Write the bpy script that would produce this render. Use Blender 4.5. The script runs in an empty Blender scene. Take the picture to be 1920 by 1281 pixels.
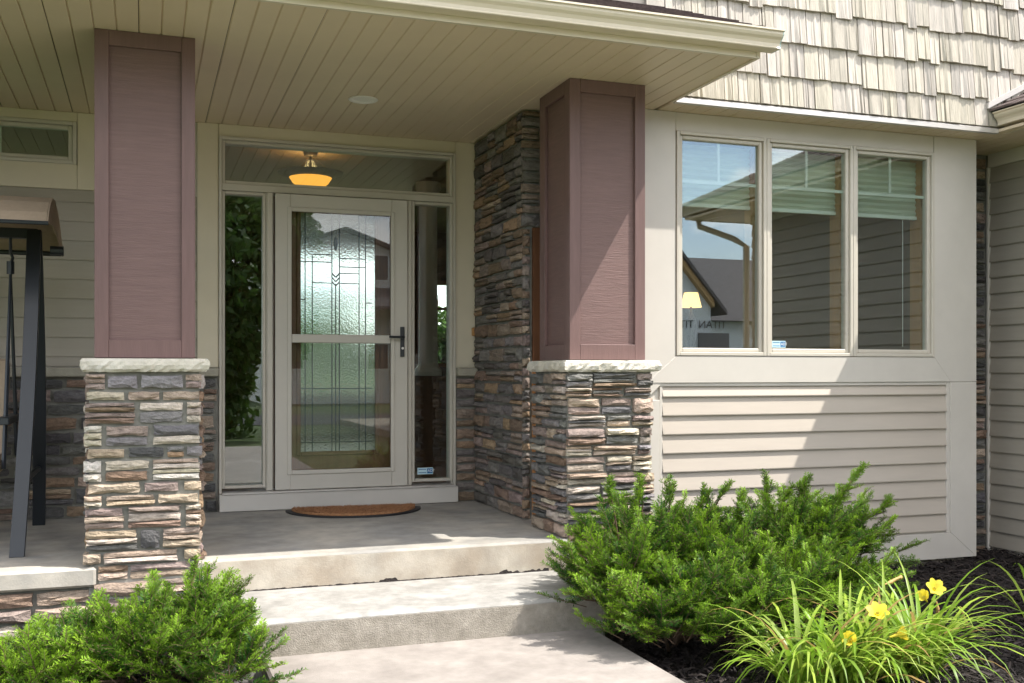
import bpy, math, random
import numpy as np
from mathutils import Vector, Matrix
R = math.radians
sc = bpy.context.scene
col = sc.collection

# ------------------------------------------------------------------ camera, sky, sun, exposure
cam = bpy.data.cameras.new('camera')
cam.sensor_width = 36.0
cam.lens = 36.0*1945.0/1920.0
cam.shift_y = (697.0-640.5)/1920.0
cam.clip_end = 2000
cam_o = bpy.data.objects.new('camera', cam); col.objects.link(cam_o)
cam_o.location = (0, 0, 0.94)
cam_o.rotation_euler = (R(90), 0, R(-19.5))
sc.camera = cam_o

SUN = Vector((1.77, -1.0, 3.05)).normalized()
world = bpy.data.worlds.new('World'); sc.world = world; world.use_nodes = True
wn = world.node_tree; wn.nodes.clear()
def wnode(t, **k):
    n = wn.nodes.new(t)
    for a, b in k.items(): setattr(n, a, b)
    return n
w_out = wnode('ShaderNodeOutputWorld'); w_bg = wnode('ShaderNodeBackground')
sky = wnode('ShaderNodeTexSky', sky_type='NISHITA', sun_disc=False)
sky.sun_elevation = math.asin(SUN.z); sky.sun_rotation = math.atan2(SUN.x, SUN.y)
sky.dust_density = 1.2
tc = wnode('ShaderNodeTexCoord'); mp = wnode('ShaderNodeMapping'); mp.inputs['Scale'].default_value = (1, 1, 2.2)
nz = wnode('ShaderNodeTexNoise'); nz.inputs['Scale'].default_value = 3.4; nz.inputs['Detail'].default_value = 9
nz.inputs['Roughness'].default_value = 0.58
rmp = wnode('ShaderNodeValToRGB'); rmp.color_ramp.elements[0].position = 0.43; rmp.color_ramp.elements[1].position = 0.55
mixc = wnode('ShaderNodeMix', data_type='RGBA')
mixc.inputs[7].default_value = (11.0, 10.7, 10.4, 1)
L = wn.links.new
L(tc.outputs['Generated'], mp.inputs[0]); L(mp.outputs[0], nz.inputs['Vector']); L(nz.outputs['Fac'], rmp.inputs[0])
L(rmp.outputs[0], mixc.inputs[0]); L(sky.outputs[0], mixc.inputs[6]); L(mixc.outputs[2], w_bg.inputs[0])
w_bg.inputs[1].default_value = 0.15
L(w_bg.outputs[0], w_out.inputs[0])
sun = bpy.data.lights.new('sun', 'SUN'); sun.energy = 3.5; sun.angle = R(0.5); sun.color = (1, 0.95, 0.87)
sun_o = bpy.data.objects.new('sun', sun); col.objects.link(sun_o)
sun_o.rotation_euler = (-SUN).to_track_quat('-Z', 'Y').to_euler(); sun_o.location = (6, -4, 12)
vs = sc.view_settings
vs.view_transform = 'Standard'; vs.look = 'None'; vs.gamma = 1; vs.use_curve_mapping = False
vs.exposure = 1.12
sc.render.engine = 'CYCLES'
sc.cycles.max_bounces = 10; sc.cycles.transparent_max_bounces = 16; sc.cycles.diffuse_bounces = 5
sc.cycles.caustics_reflective = False; sc.cycles.caustics_refractive = False

# ------------------------------------------------------------------ helpers
class MB:
    def __init__(s): s.v = []; s.f = []
    def add(s, vs_, fs):
        b = len(s.v); s.v += [tuple(p) for p in vs_]; s.f += [tuple(i+b for i in q) for q in fs]; return s
    def box(s, x0, x1, y0, y1, z0, z1):
        return s.add([(x0,y0,z0),(x1,y0,z0),(x1,y1,z0),(x0,y1,z0),(x0,y0,z1),(x1,y0,z1),(x1,y1,z1),(x0,y1,z1)],
                     [(0,3,2,1),(4,5,6,7),(0,1,5,4),(1,2,6,5),(2,3,7,6),(3,0,4,7)])
    def prism(s, prof, axis, a, b):          # closed profile swept along an axis
        n = len(prof)
        def P(q, t): return {'x': (t,q[0],q[1]), 'y': (q[0],t,q[1]), 'z': (q[0],q[1],t)}[axis]
        vs_ = [P(q, a) for q in prof]+[P(q, b) for q in prof]
        fs = [(i,(i+1)%n,(i+1)%n+n,i+n) for i in range(n)]
        ar = sum(prof[i][0]*prof[(i+1)%n][1]-prof[(i+1)%n][0]*prof[i][1] for i in range(n))
        caps = [tuple(range(n))[::-1], tuple(range(n, 2*n))]
        fs += caps
        flip = (ar < 0) != (axis == 'y')
        if flip: fs = [q[::-1] for q in fs]
        return s.add(vs_, fs)
    def tube(s, pts, rad, n=8):
        pts = [Vector(p) for p in pts]; m = len(pts); rs = rad if isinstance(rad, (list, tuple)) else [rad]*m
        b = len(s.v); up = Vector((0.13, 0.21, 1)).normalized()
        for i, p in enumerate(pts):
            d = (pts[min(i+1, m-1)]-pts[max(i-1, 0)]).normalized()
            u = d.cross(up)
            if u.length < 1e-3: u = d.cross(Vector((1, 0, 0)))
            u.normalize(); w = d.cross(u)
            for k in range(n):
                a = 2*math.pi*k/n; s.v.append(tuple(p+(u*math.cos(a)+w*math.sin(a))*rs[i]))
        for i in range(m-1):
            for k in range(n):
                s.f.append((b+i*n+k, b+i*n+(k+1) % n, b+(i+1)*n+(k+1) % n, b+(i+1)*n+k))
        s.f.append(tuple(b+k for k in range(n))[::-1]); s.f.append(tuple(b+(m-1)*n+k for k in range(n)))
        return s
    def lathe(s, prof, cx, cy, n=24):
        b = len(s.v); m = len(prof)
        for r, z in prof:
            for k in range(n):
                a = 2*math.pi*k/n; s.v.append((cx+r*math.cos(a), cy+r*math.sin(a), z))
        for i in range(m-1):
            for k in range(n):
                s.f.append((b+i*n+k, b+i*n+(k+1) % n, b+(i+1)*n+(k+1) % n, b+(i+1)*n+k))
        return s
    def ring(s, x0, x1, z0, z1, t, y0, y1):   # rectangular frame in an XZ plane
        s.box(x0, x0+t, y0, y1, z0, z1); s.box(x1-t, x1, y0, y1, z0, z1)
        s.box(x0+t, x1-t, y0, y1, z0, z0+t); s.box(x0+t, x1-t, y0, y1, z1-t, z1); return s
    def mesh(s, name):
        m = bpy.data.meshes.new(name); m.from_pydata(s.v, [], s.f); m.update(); return m
    def build(s, name, mat, parent=None, smooth=False, bevel=0):
        m = s.mesh(name); o = bpy.data.objects.new(name, m); col.objects.link(o); m.materials.append(mat)
        if smooth: m.polygons.foreach_set('use_smooth', [True]*len(m.polygons))
        if bevel:
            b = o.modifiers.new('bevel', 'BEVEL'); b.width = bevel; b.segments = 1; b.limit_method = 'ANGLE'
        adopt(o, parent); return o
def wloc(p):
    l = Vector((0, 0, 0))
    while p is not None: l = l+(p.location if p.type == 'EMPTY' else Vector((0, 0, 0))); p = p.parent
    return l
def adopt(o, parent):
    if parent is not None:
        o.parent = parent
        if parent.type == 'EMPTY': o.matrix_parent_inverse = Matrix.Translation(-parent.location)
def tag(o, label=None, cat=None, group=None, kind=None):
    if label: o['label'] = label
    if cat: o['category'] = cat
    if group: o['group'] = group
    if kind: o['kind'] = kind
    return o
def thing(name, label, cat, loc=(0, 0, 0), group=None):
    o = bpy.data.objects.new(name, None); col.objects.link(o); o.location = loc; o.empty_display_size = 0.2
    return tag(o, label, cat, group)
def npmesh(name, verts, faces, mat, parent=None, attrs=None, smooth=False):
    m = bpy.data.meshes.new(name); nv = len(verts); nf, k = faces.shape
    m.vertices.add(nv); m.vertices.foreach_set('co', np.asarray(verts, np.float32).ravel())
    m.loops.add(nf*k); m.loops.foreach_set('vertex_index', faces.astype(np.int32).ravel())
    m.polygons.add(nf); m.polygons.foreach_set('loop_start', np.arange(0, nf*k, k, dtype=np.int32))
    m.polygons.foreach_set('loop_total', np.full(nf, k, np.int32))
    if smooth: m.polygons.foreach_set('use_smooth', np.ones(nf, bool))
    for an, av in (attrs or {}).items():
        a = m.attributes.new(an, 'FLOAT', 'POINT'); a.data.foreach_set('value', np.asarray(av, np.float32))
    m.update(); m.validate(); m.materials.append(mat)
    o = bpy.data.objects.new(name, m); col.objects.link(o); adopt(o, parent); return o

# ------------------------------------------------------------------ materials
def mat(name, c, rough=0.6, var=0.12, vs_=(6, 6, 6), bump=0.0, bs=(60, 60, 60), objc=False, spec=0.4, c2=None, big=0.0, dist=0.004, metal=0.0,
        attr=None, transl=0.0):
    m = bpy.data.materials.new(name); m.use_nodes = True; nt = m.node_tree; N = nt.nodes; K = nt.links.new
    p = N['Principled BSDF']; p.inputs['Roughness'].default_value = rough; p.inputs['Specular IOR Level'].default_value = spec
    p.inputs['Metallic'].default_value = metal
    geo = N.new('ShaderNodeNewGeometry')
    def noise(scale, detail=5, rgh=0.55):
        mpn = N.new('ShaderNodeMapping'); mpn.inputs['Scale'].default_value = scale
        K(geo.outputs['Position'], mpn.inputs[0]); n = N.new('ShaderNodeTexNoise'); n.inputs['Scale'].default_value = 1
        n.inputs['Detail'].default_value = detail; n.inputs['Roughness'].default_value = rgh
        K(mpn.outputs[0], n.inputs['Vector']); return n
    def mul(a_sock, fac_sock, lo, hi):
        mr = N.new('ShaderNodeMapRange'); mr.inputs[1].default_value = 0.25; mr.inputs[2].default_value = 0.75
        mr.inputs[3].default_value = lo; mr.inputs[4].default_value = hi; K(fac_sock, mr.inputs[0])
        x = N.new('ShaderNodeMix'); x.data_type = 'RGBA'; x.blend_type = 'MULTIPLY'; x.inputs[0].default_value = 1
        K(a_sock, x.inputs[6]); K(mr.outputs[0], x.inputs[7]); return x.outputs[2]
    if objc:
        oi = N.new('ShaderNodeObjectInfo'); base = oi.outputs['Color']
    elif attr:
        at = N.new('ShaderNodeAttribute'); at.attribute_name = attr
        rp = N.new('ShaderNodeValToRGB'); rp.color_ramp.elements[0].color = (*c, 1); rp.color_ramp.elements[1].color = (*c2, 1)
        K(at.outputs['Fac'], rp.inputs[0]); base = rp.outputs[0]
    elif c2:
        n0 = noise(tuple(v*0.35 for v in vs_), 6, 0.6)
        rp = N.new('ShaderNodeValToRGB'); rp.color_ramp.elements[0].color = (*c, 1); rp.color_ramp.elements[1].color = (*c2, 1)
        rp.color_ramp.elements[0].position = 0.38; rp.color_ramp.elements[1].position = 0.66
        K(n0.outputs['Fac'], rp.inputs[0]); base = rp.outputs[0]
    else:
        rgb = N.new('ShaderNodeRGB'); rgb.outputs[0].default_value = (*c, 1); base = rgb.outputs[0]
    if var: base = mul(base, noise(vs_, 6, 0.6).outputs['Fac'], 1-var, 1+var)
    if big: base = mul(base, noise((0.9, 0.9, 0.9), 3).outputs['Fac'], 1-big, 1+big)
    K(base, p.inputs['Base Color'])
    if bump:
        b = N.new('ShaderNodeBump'); b.inputs['Strength'].default_value = bump; b.inputs['Distance'].default_value = dist
        K(noise(bs, 6, 0.62).outputs['Fac'], b.inputs['Height']); K(b.outputs[0], p.inputs['Normal'])
    if transl:
        t = N.new('ShaderNodeBsdfTranslucent'); K(base, t.inputs[0]); mx = N.new('ShaderNodeMixShader'); mx.inputs[0].default_value = transl
        K(p.outputs[0], mx.inputs[1]); K(t.outputs[0], mx.inputs[2]); K(mx.outputs[0], N['Material Output'].inputs[0])
    return m
def glass(name, tint=(0.9, 0.95, 0.93), base=0.07, bump=0.0):
    m = bpy.data.materials.new(name); m.use_nodes = True; nt = m.node_tree; N = nt.nodes; K = nt.links.new
    N.remove(N['Principled BSDF'])
    lw = N.new('ShaderNodeLayerWeight'); lw.inputs[0].default_value = 0.5
    pw = N.new('ShaderNodeMath'); pw.operation = 'POWER'; pw.inputs[1].default_value = 4; K(lw.outputs['Facing'], pw.inputs[0])
    ma = N.new('ShaderNodeMath'); ma.operation = 'MULTIPLY_ADD'; ma.inputs[1].default_value = 0.85; ma.inputs[2].default_value = base; ma.use_clamp = True
    K(pw.outputs[0], ma.inputs[0])
    g = N.new('ShaderNodeBsdfGlossy'); g.inputs['Roughness'].default_value = 0.0; g.inputs[0].default_value = (0.95, 0.98, 1, 1)
    if bump:
        t = N.new('ShaderNodeBsdfRefraction'); t.inputs['IOR'].default_value = 1.22; t.inputs['Roughness'].default_value = 0.0
        t.inputs[0].default_value = (*tint, 1)
        geo = N.new('ShaderNodeNewGeometry'); n = N.new('ShaderNodeTexNoise'); n.inputs['Scale'].default_value = 75; n.inputs['Detail'].default_value = 3
        K(geo.outputs['Position'], n.inputs['Vector']); b = N.new('ShaderNodeBump'); b.inputs['Strength'].default_value = bump
        b.inputs['Distance'].default_value = 0.006; K(n.outputs['Fac'], b.inputs['Height'])
        K(b.outputs[0], t.inputs['Normal']); K(b.outputs[0], g.inputs['Normal'])
    else:
        t = N.new('ShaderNodeBsdfTransparent'); t.inputs[0].default_value = (*tint, 1)
    mx = N.new('ShaderNodeMixShader'); K(ma.outputs[0], mx.inputs[0]); K(t.outputs[0], mx.inputs[1]); K(g.outputs[0], mx.inputs[2])
    K(mx.outputs[0], N['Material Output'].inputs[0]); return m
def emit(name, c, s):
    m = bpy.data.materials.new(name); m.use_nodes = True; p = m.node_tree.nodes['Principled BSDF']
    p.inputs['Base Color'].default_value = (*c, 1); p.inputs['Emission Color'].default_value = (*c, 1); p.inputs['Emission Strength'].default_value = s
    return m
M = {}
M['trim'] = mat('trim_paint', (0.595, 0.56, 0.51), 0.45, 0.04, (5, 5, 5), 0.06, (90, 90, 90), big=0.04)
M['trim_warm_light'] = mat('trim_paint_warm_light', (0.66, 0.59, 0.455), 0.45, 0.04, (5, 5, 5), 0.06, (90, 90, 90), big=0.04)  # same paint as the other trim; warm bounce light put into its colour
M['soffit'] = mat('soffit_vinyl', (0.70, 0.585, 0.435), 0.42, 0.03, (4, 4, 4), 0.05, (120, 30, 60), big=0.05)
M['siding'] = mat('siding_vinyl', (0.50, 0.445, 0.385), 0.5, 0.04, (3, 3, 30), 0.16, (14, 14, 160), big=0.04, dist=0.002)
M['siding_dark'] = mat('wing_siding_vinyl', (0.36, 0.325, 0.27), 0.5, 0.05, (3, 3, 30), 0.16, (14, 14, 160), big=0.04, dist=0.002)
M['gutter'] = mat('gutter_enamel', (0.66, 0.585, 0.46), 0.3, 0.03, spec=0.5)
M['gutter_raw'] = mat('end_cap_bare_metal', (0.36, 0.55, 0.56), 0.45, 0.1)
M['flash'] = mat('flashing_metal', (0.66, 0.63, 0.60), 0.35, 0.06, metal=0.4)
M['door'] = mat('storm_door_enamel', (0.58, 0.545, 0.485), 0.35, 0.03, big=0.03)
M['frame'] = mat('window_cladding', (0.56, 0.52, 0.45), 0.4, 0.04)
M['column'] = mat('column_stain', (0.168, 0.102, 0.094), 0.5, 0.13, (6, 6, 90), 0.9, (14, 14, 240), big=0.08, dist=0.003)
M['column_v'] = mat('column_stain_trim', (0.160, 0.096, 0.089), 0.5, 0.12, (40, 40, 4), 0.35, (180, 180, 14), big=0.06, dist=0.003)
M['cap'] = mat('limestone_cap', (0.56, 0.52, 0.43), 0.85, 0.14, (9, 9, 9), 0.7, (30, 30, 30), c2=(0.62, 0.585, 0.52), dist=0.012)
M['ledge'] = mat('stone_ledge', (0.36, 0.335, 0.27), 0.85, 0.14, (9, 9, 9), 0.6, (30, 30, 30), dist=0.01)
M['stone'] = mat('ledgestone', (0.4, 0.3, 0.25), 0.88, 0.36, (26, 26, 48), 1.0, (62, 62, 95), objc=True, dist=0.012, spec=0.25)
M['mortar'] = mat('mortar', (0.22, 0.215, 0.19), 0.95, 0.2, (20, 20, 20), 0.6, (90, 90, 90))
M['shingle'] = mat('cedar_style_shingle', (0.5, 0.46, 0.38), 0.7, 0.2, (55, 55, 3), 0.7, (130, 130, 5), objc=True, dist=0.006)
M['roof'] = mat('asphalt_shingle', (0.10, 0.075, 0.07), 0.9, 0.4, (40, 40, 40), 0.6, (200, 200, 200), big=0.15)
M['concrete'] = mat('concrete', (0.36, 0.305, 0.24), 0.85, 0.2, (9, 9, 9), 0.45, (110, 110, 110), c2=(0.48, 0.44, 0.375), big=0.15)
M['concrete_w'] = mat('concrete_worn_pale', (0.28, 0.27, 0.25), 0.88, 0.24, (14, 14, 14), 0.6, (150, 150, 150), c2=(0.37, 0.36, 0.34), big=0.06)
M['porch_concrete'] = mat('weathered_porch_concrete', (0.30, 0.29, 0.27), 0.8, 0.22, (7, 7, 7), 0.3, (110, 110, 110), c2=(0.44, 0.405, 0.35), big=0.22)
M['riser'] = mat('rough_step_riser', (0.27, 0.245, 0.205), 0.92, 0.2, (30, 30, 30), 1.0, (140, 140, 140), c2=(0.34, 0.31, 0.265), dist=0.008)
M['walk'] = mat('pinkish_walk_concrete', (0.245, 0.22, 0.20), 0.88, 0.14, (12, 12, 12), 0.5, (140, 140, 140), c2=(0.32, 0.29, 0.265), big=0.08)
M['mulch'] = mat('dark_mulch', (0.022, 0.017, 0.016), 0.9, 0.5, (40, 40, 40), 1.0, (60, 60, 60), dist=0.02)
M['chip'] = mat('mulch_chip', (0.016, 0.012, 0.012), 0.75, 0.3, attr='tint', c2=(0.06, 0.045, 0.04))
M['needle'] = mat('yew_needle', (0.022, 0.080, 0.014), 0.5, 0.1, attr='tint', c2=(0.25, 0.42, 0.03), transl=0.25, spec=0.2)
M['bark'] = mat('bark', (0.11, 0.07, 0.045), 0.9, 0.3, (30, 30, 8), 0.8, (60, 60, 14), dist=0.01)
M['lily'] = mat('daylily_leaf', (0.15, 0.28, 0.03), 0.4, 0.2, (9, 9, 9), objc=True, transl=0.4)
M['petal'] = mat('daylily_petal', (0.82, 0.70, 0.07), 0.5, 0.08, transl=0.3)
M['wilt'] = mat('wilted_petal', (0.62, 0.40, 0.16), 0.7, 0.2, transl=0.2)
M['black'] = mat('black_powder_coat', (0.018, 0.022, 0.028), 0.38, 0.1, spec=0.5)
M['canopy'] = mat('tan_canvas', (0.36, 0.28, 0.205), 0.9, 0.08, (40, 40, 40), 0.3, (400, 400, 400), dist=0.001)
M['rubber'] = mat('black_rubber', (0.02, 0.02, 0.022), 0.6, 0.1)
M['coir'] = mat('brown_coir', (0.40, 0.20, 0.095), 0.95, 0.35, (60, 60, 60), 1.0, (150, 150, 150), dist=0.01)
M['wood'] = mat('stained_wood', (0.16, 0.07, 0.035), 0.45, 0.25, (30, 30, 3), 0.1, (80, 80, 6))
M['jamb'] = mat('oak_jamb', (0.42, 0.22, 0.08), 0.5, 0.15, (30, 30, 3))
M['came'] = mat('lead_came', (0.04, 0.042, 0.045), 0.5, 0.1, metal=0.3)
M['inwall'] = mat('interior_paint', (0.16, 0.12, 0.085), 0.8, 0.04)
M['inceil'] = mat('interior_ceiling', (0.30, 0.27, 0.22), 0.8, 0.03)
M['infloor'] = mat('interior_oak_floor', (0.25, 0.14, 0.07), 0.4, 0.2, (3, 30, 3))
M['blind'] = mat('cellular_shade', (0.62, 0.68, 0.56), 0.8, 0.05, (2, 2, 120), transl=0.3)
M['muntin'] = mat('grille_bar', (0.66, 0.70, 0.64), 0.5, 0.03)
M['glass'] = glass('window_glass', base=0.14)
M['door_glass'] = glass('storm_glass', base=0.05, tint=(0.93, 0.96, 0.95))
M['side_glass'] = glass('sidelight_glass', base=0.11)
M['rain_glass'] = glass('textured_glass', base=0.06, bump=0.38, tint=(0.95, 0.97, 0.96))
M['white'] = mat('white_enamel', (0.86, 0.85, 0.82), 0.4, 0.02)
M['sticker'] = mat('sticker_pale_blue', (0.55, 0.75, 0.82), 0.5, 0.03)
M['sticker_b'] = mat('sticker_blue', (0.02, 0.16, 0.38), 0.5, 0.03)
M['bowl'] = emit('lit_amber_glass', (1.0, 0.42, 0.05), 0.75)
M['shade_lit'] = emit('lit_lamp_shade', (1.0, 0.62, 0.22), 1.3)
M['bronze'] = mat('aged_bronze', (0.035, 0.028, 0.02), 0.5, 0.1, metal=0.2)
M['grass'] = mat('lawn_grass', (0.055, 0.088, 0.025), 0.9, 0.4, (5, 5, 5), 0.8, (40, 40, 40), c2=(0.085, 0.12, 0.04), dist=0.03)
M['asphalt'] = mat('asphalt', (0.055, 0.055, 0.057), 0.9, 0.2, (30, 30, 30))
M['leaf'] = mat('tree_leaf', (0.03, 0.075, 0.015), 0.45, 0.1, attr='tint', c2=(0.11, 0.19, 0.035), transl=0.45)
M['wrap'] = mat('house_wrap', (0.66, 0.70, 0.74), 0.6, 0.04)
M['wrap_ink'] = mat('house_wrap_ink', (0.04, 0.05, 0.06), 0.6, 0.02)
M['lumber'] = mat('raw_lumber', (0.50, 0.33, 0.17), 0.8, 0.15, (20, 20, 4))
M['osb'] = mat('bare_sheathing', (0.46, 0.22, 0.09), 0.8, 0.25, (30, 30, 12))
M['nroof'] = mat('neighbour_roof', (0.12, 0.112, 0.118), 0.9, 0.3, (4, 4, 20))
M['nwhite'] = mat('neighbour_siding', (0.74, 0.74, 0.72), 0.7, 0.04, (1, 1, 20))
M['dark_pane'] = mat('dark_window', (0.03, 0.04, 0.05), 0.08, 0.0, spec=0.6)

# ------------------------------------------------------------------ ledgestone
rng = random.Random(5)
def stone_mesh(k):
    r = random.Random(100+k); nx, nz_ = 5, 4; v = []; idx = {}
    tilt = r.uniform(-0.3, 0.3); ridge = r.uniform(0.25, 0.8)
    for j in range(nz_):
        for i in range(nx):
            x, z = i/(nx-1), j/(nz_-1)
            e = (i in (0, nx-1)) or (j in (0, nz_-1))
            d = 0.60+r.uniform(-0.16, 0.1) if e else 0.86+r.uniform(-0.22, 0.16)
            d += tilt*(z-0.5)*0.5
            if not e and abs(z-ridge) < 0.25: d += 0.1
            jx = r.uniform(-0.05, 0.05) if i not in (0, nx-1) else r.uniform(0, 0.035)*(1 if i == 0 else -1)
            jz = r.uniform(-0.1, 0.1) if j not in (0, nz_-1) else r.uniform(0, 0.16)*(1 if j == 0 else -1)
            idx[(i, j)] = len(v); v.append((x+jx, -d, z+jz))
    f = []
    for j in range(nz_-1):
        for i in range(nx-1): f.append((idx[i, j], idx[i+1, j], idx[i+1, j+1], idx[i, j+1]))
    per = [(i, 0) for i in range(nx)]+[(nx-1, j) for j in range(1, nz_)]+[(i, nz_-1) for i in range(nx-2, -1, -1)]+[(0, j) for j in range(nz_-2, 0, -1)]
    b0 = len(v)
    for p in per:
        q = v[idx[p]]; v.append((q[0], 0.0, q[2]))
    n = len(per)
    for a in range(n):
        c = (a+1) % n; f.append((idx[per[c]], idx[per[a]], b0+a, b0+c))
    m = MB(); m.v = v; m.f = f; me = m.mesh('stone'); me.materials.append(M['stone']); return me
STONES = [stone_mesh(k) for k in range(22)]
TAN=(0.41,0.325,0.25); CREAM=(0.51,0.445,0.365); MAUVE=(0.285,0.225,0.195); GREY=(0.215,0.205,0.20); SLATE=(0.155,0.152,0.15)
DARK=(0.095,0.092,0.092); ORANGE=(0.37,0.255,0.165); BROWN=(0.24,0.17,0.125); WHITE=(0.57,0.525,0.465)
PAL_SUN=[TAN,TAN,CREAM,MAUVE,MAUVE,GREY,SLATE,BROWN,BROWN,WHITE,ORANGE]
PAL_SHADE=[MAUVE,BROWN,BROWN,GREY,SLATE,SLATE,DARK,MAUVE,TAN,ORANGE,GREY]  # same stone as the sunlit pier; porch shade put into darker weights
PAL_SHADE=[tuple(a*0.78+b*0.22 for a,b in zip(c,(0.25,0.195,0.155))) for c in PAL_SHADE]
PAL_PIER=[MAUVE,MAUVE,BROWN,GREY,GREY,TAN,TAN,CREAM,SLATE,(0.33,0.28,0.245)]
PAL_COOL=[DARK,SLATE,SLATE,MAUVE,GREY,DARK,BROWN,BROWN,TAN]
def stone(parent, O, th, x, z, w, h, d, c, j=0.16):
    o = bpy.data.objects.new('stone', rng.choice(STONES)); col.objects.link(o)
    ca, sa = math.cos(th), math.sin(th)
    o.location = (O[0]+ca*x, O[1]+sa*x, O[2]+z); o.rotation_euler = (0, 0, th)
    if rng.random() < 0.5:      # turned end for end
        o.location = (O[0]+ca*(x+w), O[1]+sa*(x+w), O[2]+z); o.scale = (-w, d, h)
    else: o.scale = (w, d, h)
    k = 1+rng.uniform(-j, j); o.color = (min(1, c[0]*k), min(1, c[1]*k*rng.uniform(0.96, 1.03)), min(1, c[2]*k*rng.uniform(0.93, 1.05)), 1)
    adopt(o, parent); return o
def block(parent, O, th, x, z, w, h, pal, d0=0.035, d1=0.065, c=None, n=None):
    if n is None:
        n = 1 if h < 0.06 else (rng.choice((1, 1, 1, 2, 2)) if h < 0.09 else rng.choice((1, 1, 2, 2, 3)))
    cuts = [0]+sorted((k+rng.uniform(-0.22, 0.22))/n for k in range(1, n))+[1]
    for k in range(n):
        cc = c[k % len(c)] if c else rng.choice(pal)
        stone(parent, O, th, x, z+h*(1-cuts[k+1]), w*(rng.uniform(0.95, 1.0)), h*(cuts[k+1]-cuts[k])*0.97, rng.uniform(d0, d1), cc)
def fill(parent, O, th, w, h, pal, splits=None, hmin=0.045, hmax=0.105, lmin=0.10, lmax=0.30, gap=0.008, over=0.015, d0=0.035, d1=0.065):
    return _fill(parent, O, th, w, h, pal, splits, hmin, hmax, lmin, lmax, gap, over, d0, d1)
def _fill(parent, O, th, w, h, pal, splits, hmin=0.045, hmax=0.105, lmin=0.10, lmax=0.30, gap=0.008, over=0.015, d0=0.035, d1=0.065):
    z = 0.0
    while z < h-0.02:
        rh = rng.uniform(hmin, hmax)
        if h-z-rh < 0.035: rh = h-z
        x = -rng.uniform(0, over); end = w+rng.uniform(0, over)
        while x < end-0.02:
            l = rng.uniform(lmin, lmax)
            if end-x-l < 0.07: l = end-x
            block(parent, O, th, x, z, l-gap, rh-gap*0.8, pal, d0, d1, n=rng.choice(splits) if splits and rh > 0.055 else None); x += l
        z += rh

# ------------------------------------------------------------------ ground, steps, walk
ZC = 2.607; YW = 7.25; YB = 5.94
def grid_sheet(name, x0, x1, y0, y1, z, nx, ny, amp, mat_, seed=1):
    xs = np.linspace(x0, x1, nx); ys = np.linspace(y0, y1, ny); X, Y = np.meshgrid(xs, ys)
    r = np.random.default_rng(seed); Zv = np.zeros_like(X)
    for k in range(7):
        a, b, p = r.uniform(-9, 9), r.uniform(-9, 9), r.uniform(0, 6.3); Zv += np.sin(a*X+b*Y+p)
    Zv = z+amp*Zv/3
    V = np.stack([X.ravel(), Y.ravel(), Zv.ravel()], 1); i = np.arange(nx*ny).reshape(ny, nx)
    F = np.stack([i[:-1, :-1].ravel(), i[:-1, 1:].ravel(), i[1:, 1:].ravel(), i[1:, :-1].ravel()], 1)
    return npmesh(name, V, F, mat_, smooth=True)
tag(MB().box(-250, 250, -250, 250, -1.2, -0.56).build('lawn', M['grass']), kind='structure')
tag(grid_sheet('mulch_bed', 2.06, 6.6, 2.2, 6.5, -0.435, 90, 90, 0.016, M['mulch']), kind='structure')
tag(grid_sheet('mulch_bed', -3.6, 0.52, 3.4, 5.6, -0.43, 60, 40, 0.016, M['mulch'], 2), kind='structure')
tag(MB().box(0.49, 2.09, -3.6, 4.76, -0.6, -0.328).build('walkway', M['walk'], bevel=0.012), kind='structure')
tag(MB().box(5.2, 13, -15, 1.2, -0.62, -0.40).build('driveway', M['concrete']), kind='structure')
tag(MB().box(-60, 60, -22, -15, -0.7, -0.545).build('road', M['asphalt']), kind='structure')
tag(MB().box(0.26, 2.16, 4.70, 5.46, -0.6, -0.168).build('step', M['concrete_w'], bevel=0.014), kind='structure')
# porch slab: top, step riser in the middle, thinner lip left of the pier
s = MB(); s.box(-3.6, -0.22, 5.36, 7.6, -0.094, 0.0); s.box(-0.216, 2.62, 5.38, 7.6, -0.40, 0.0)
tag(s.build('porch_slab', M['porch_concrete'], bevel=0.012), kind='structure')
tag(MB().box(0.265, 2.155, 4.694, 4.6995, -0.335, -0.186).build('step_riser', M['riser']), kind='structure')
tag(MB().box(0.27, 2.28, 5.3745, 5.3795, -0.168, -0.014).build('porch_riser', M['concrete']), kind='structure')
# jagged mortar line where slab and step meet
r2 = random.Random(3); vv = []; ff = []
n = 90
for i in range(n+1):
    x = 0.46+(2.12-0.46)*i/n
    h = 0.008+0.006*r2.random()+(0.022 if 38 < i < 44 else 0)+(0.030 if i > 74 else 0)*r2.random()
    vv += [(x, 5.372-0.006*r2.random(), -0.169), (x, 5.379, -0.168+h)]
ff = [(2*i, 2*i+2, 2*i+3, 2*i+1) for i in range(n)]
m = MB(); m.add(vv, ff); tag(m.build('step_joint', M['mulch']), kind='structure')
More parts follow.
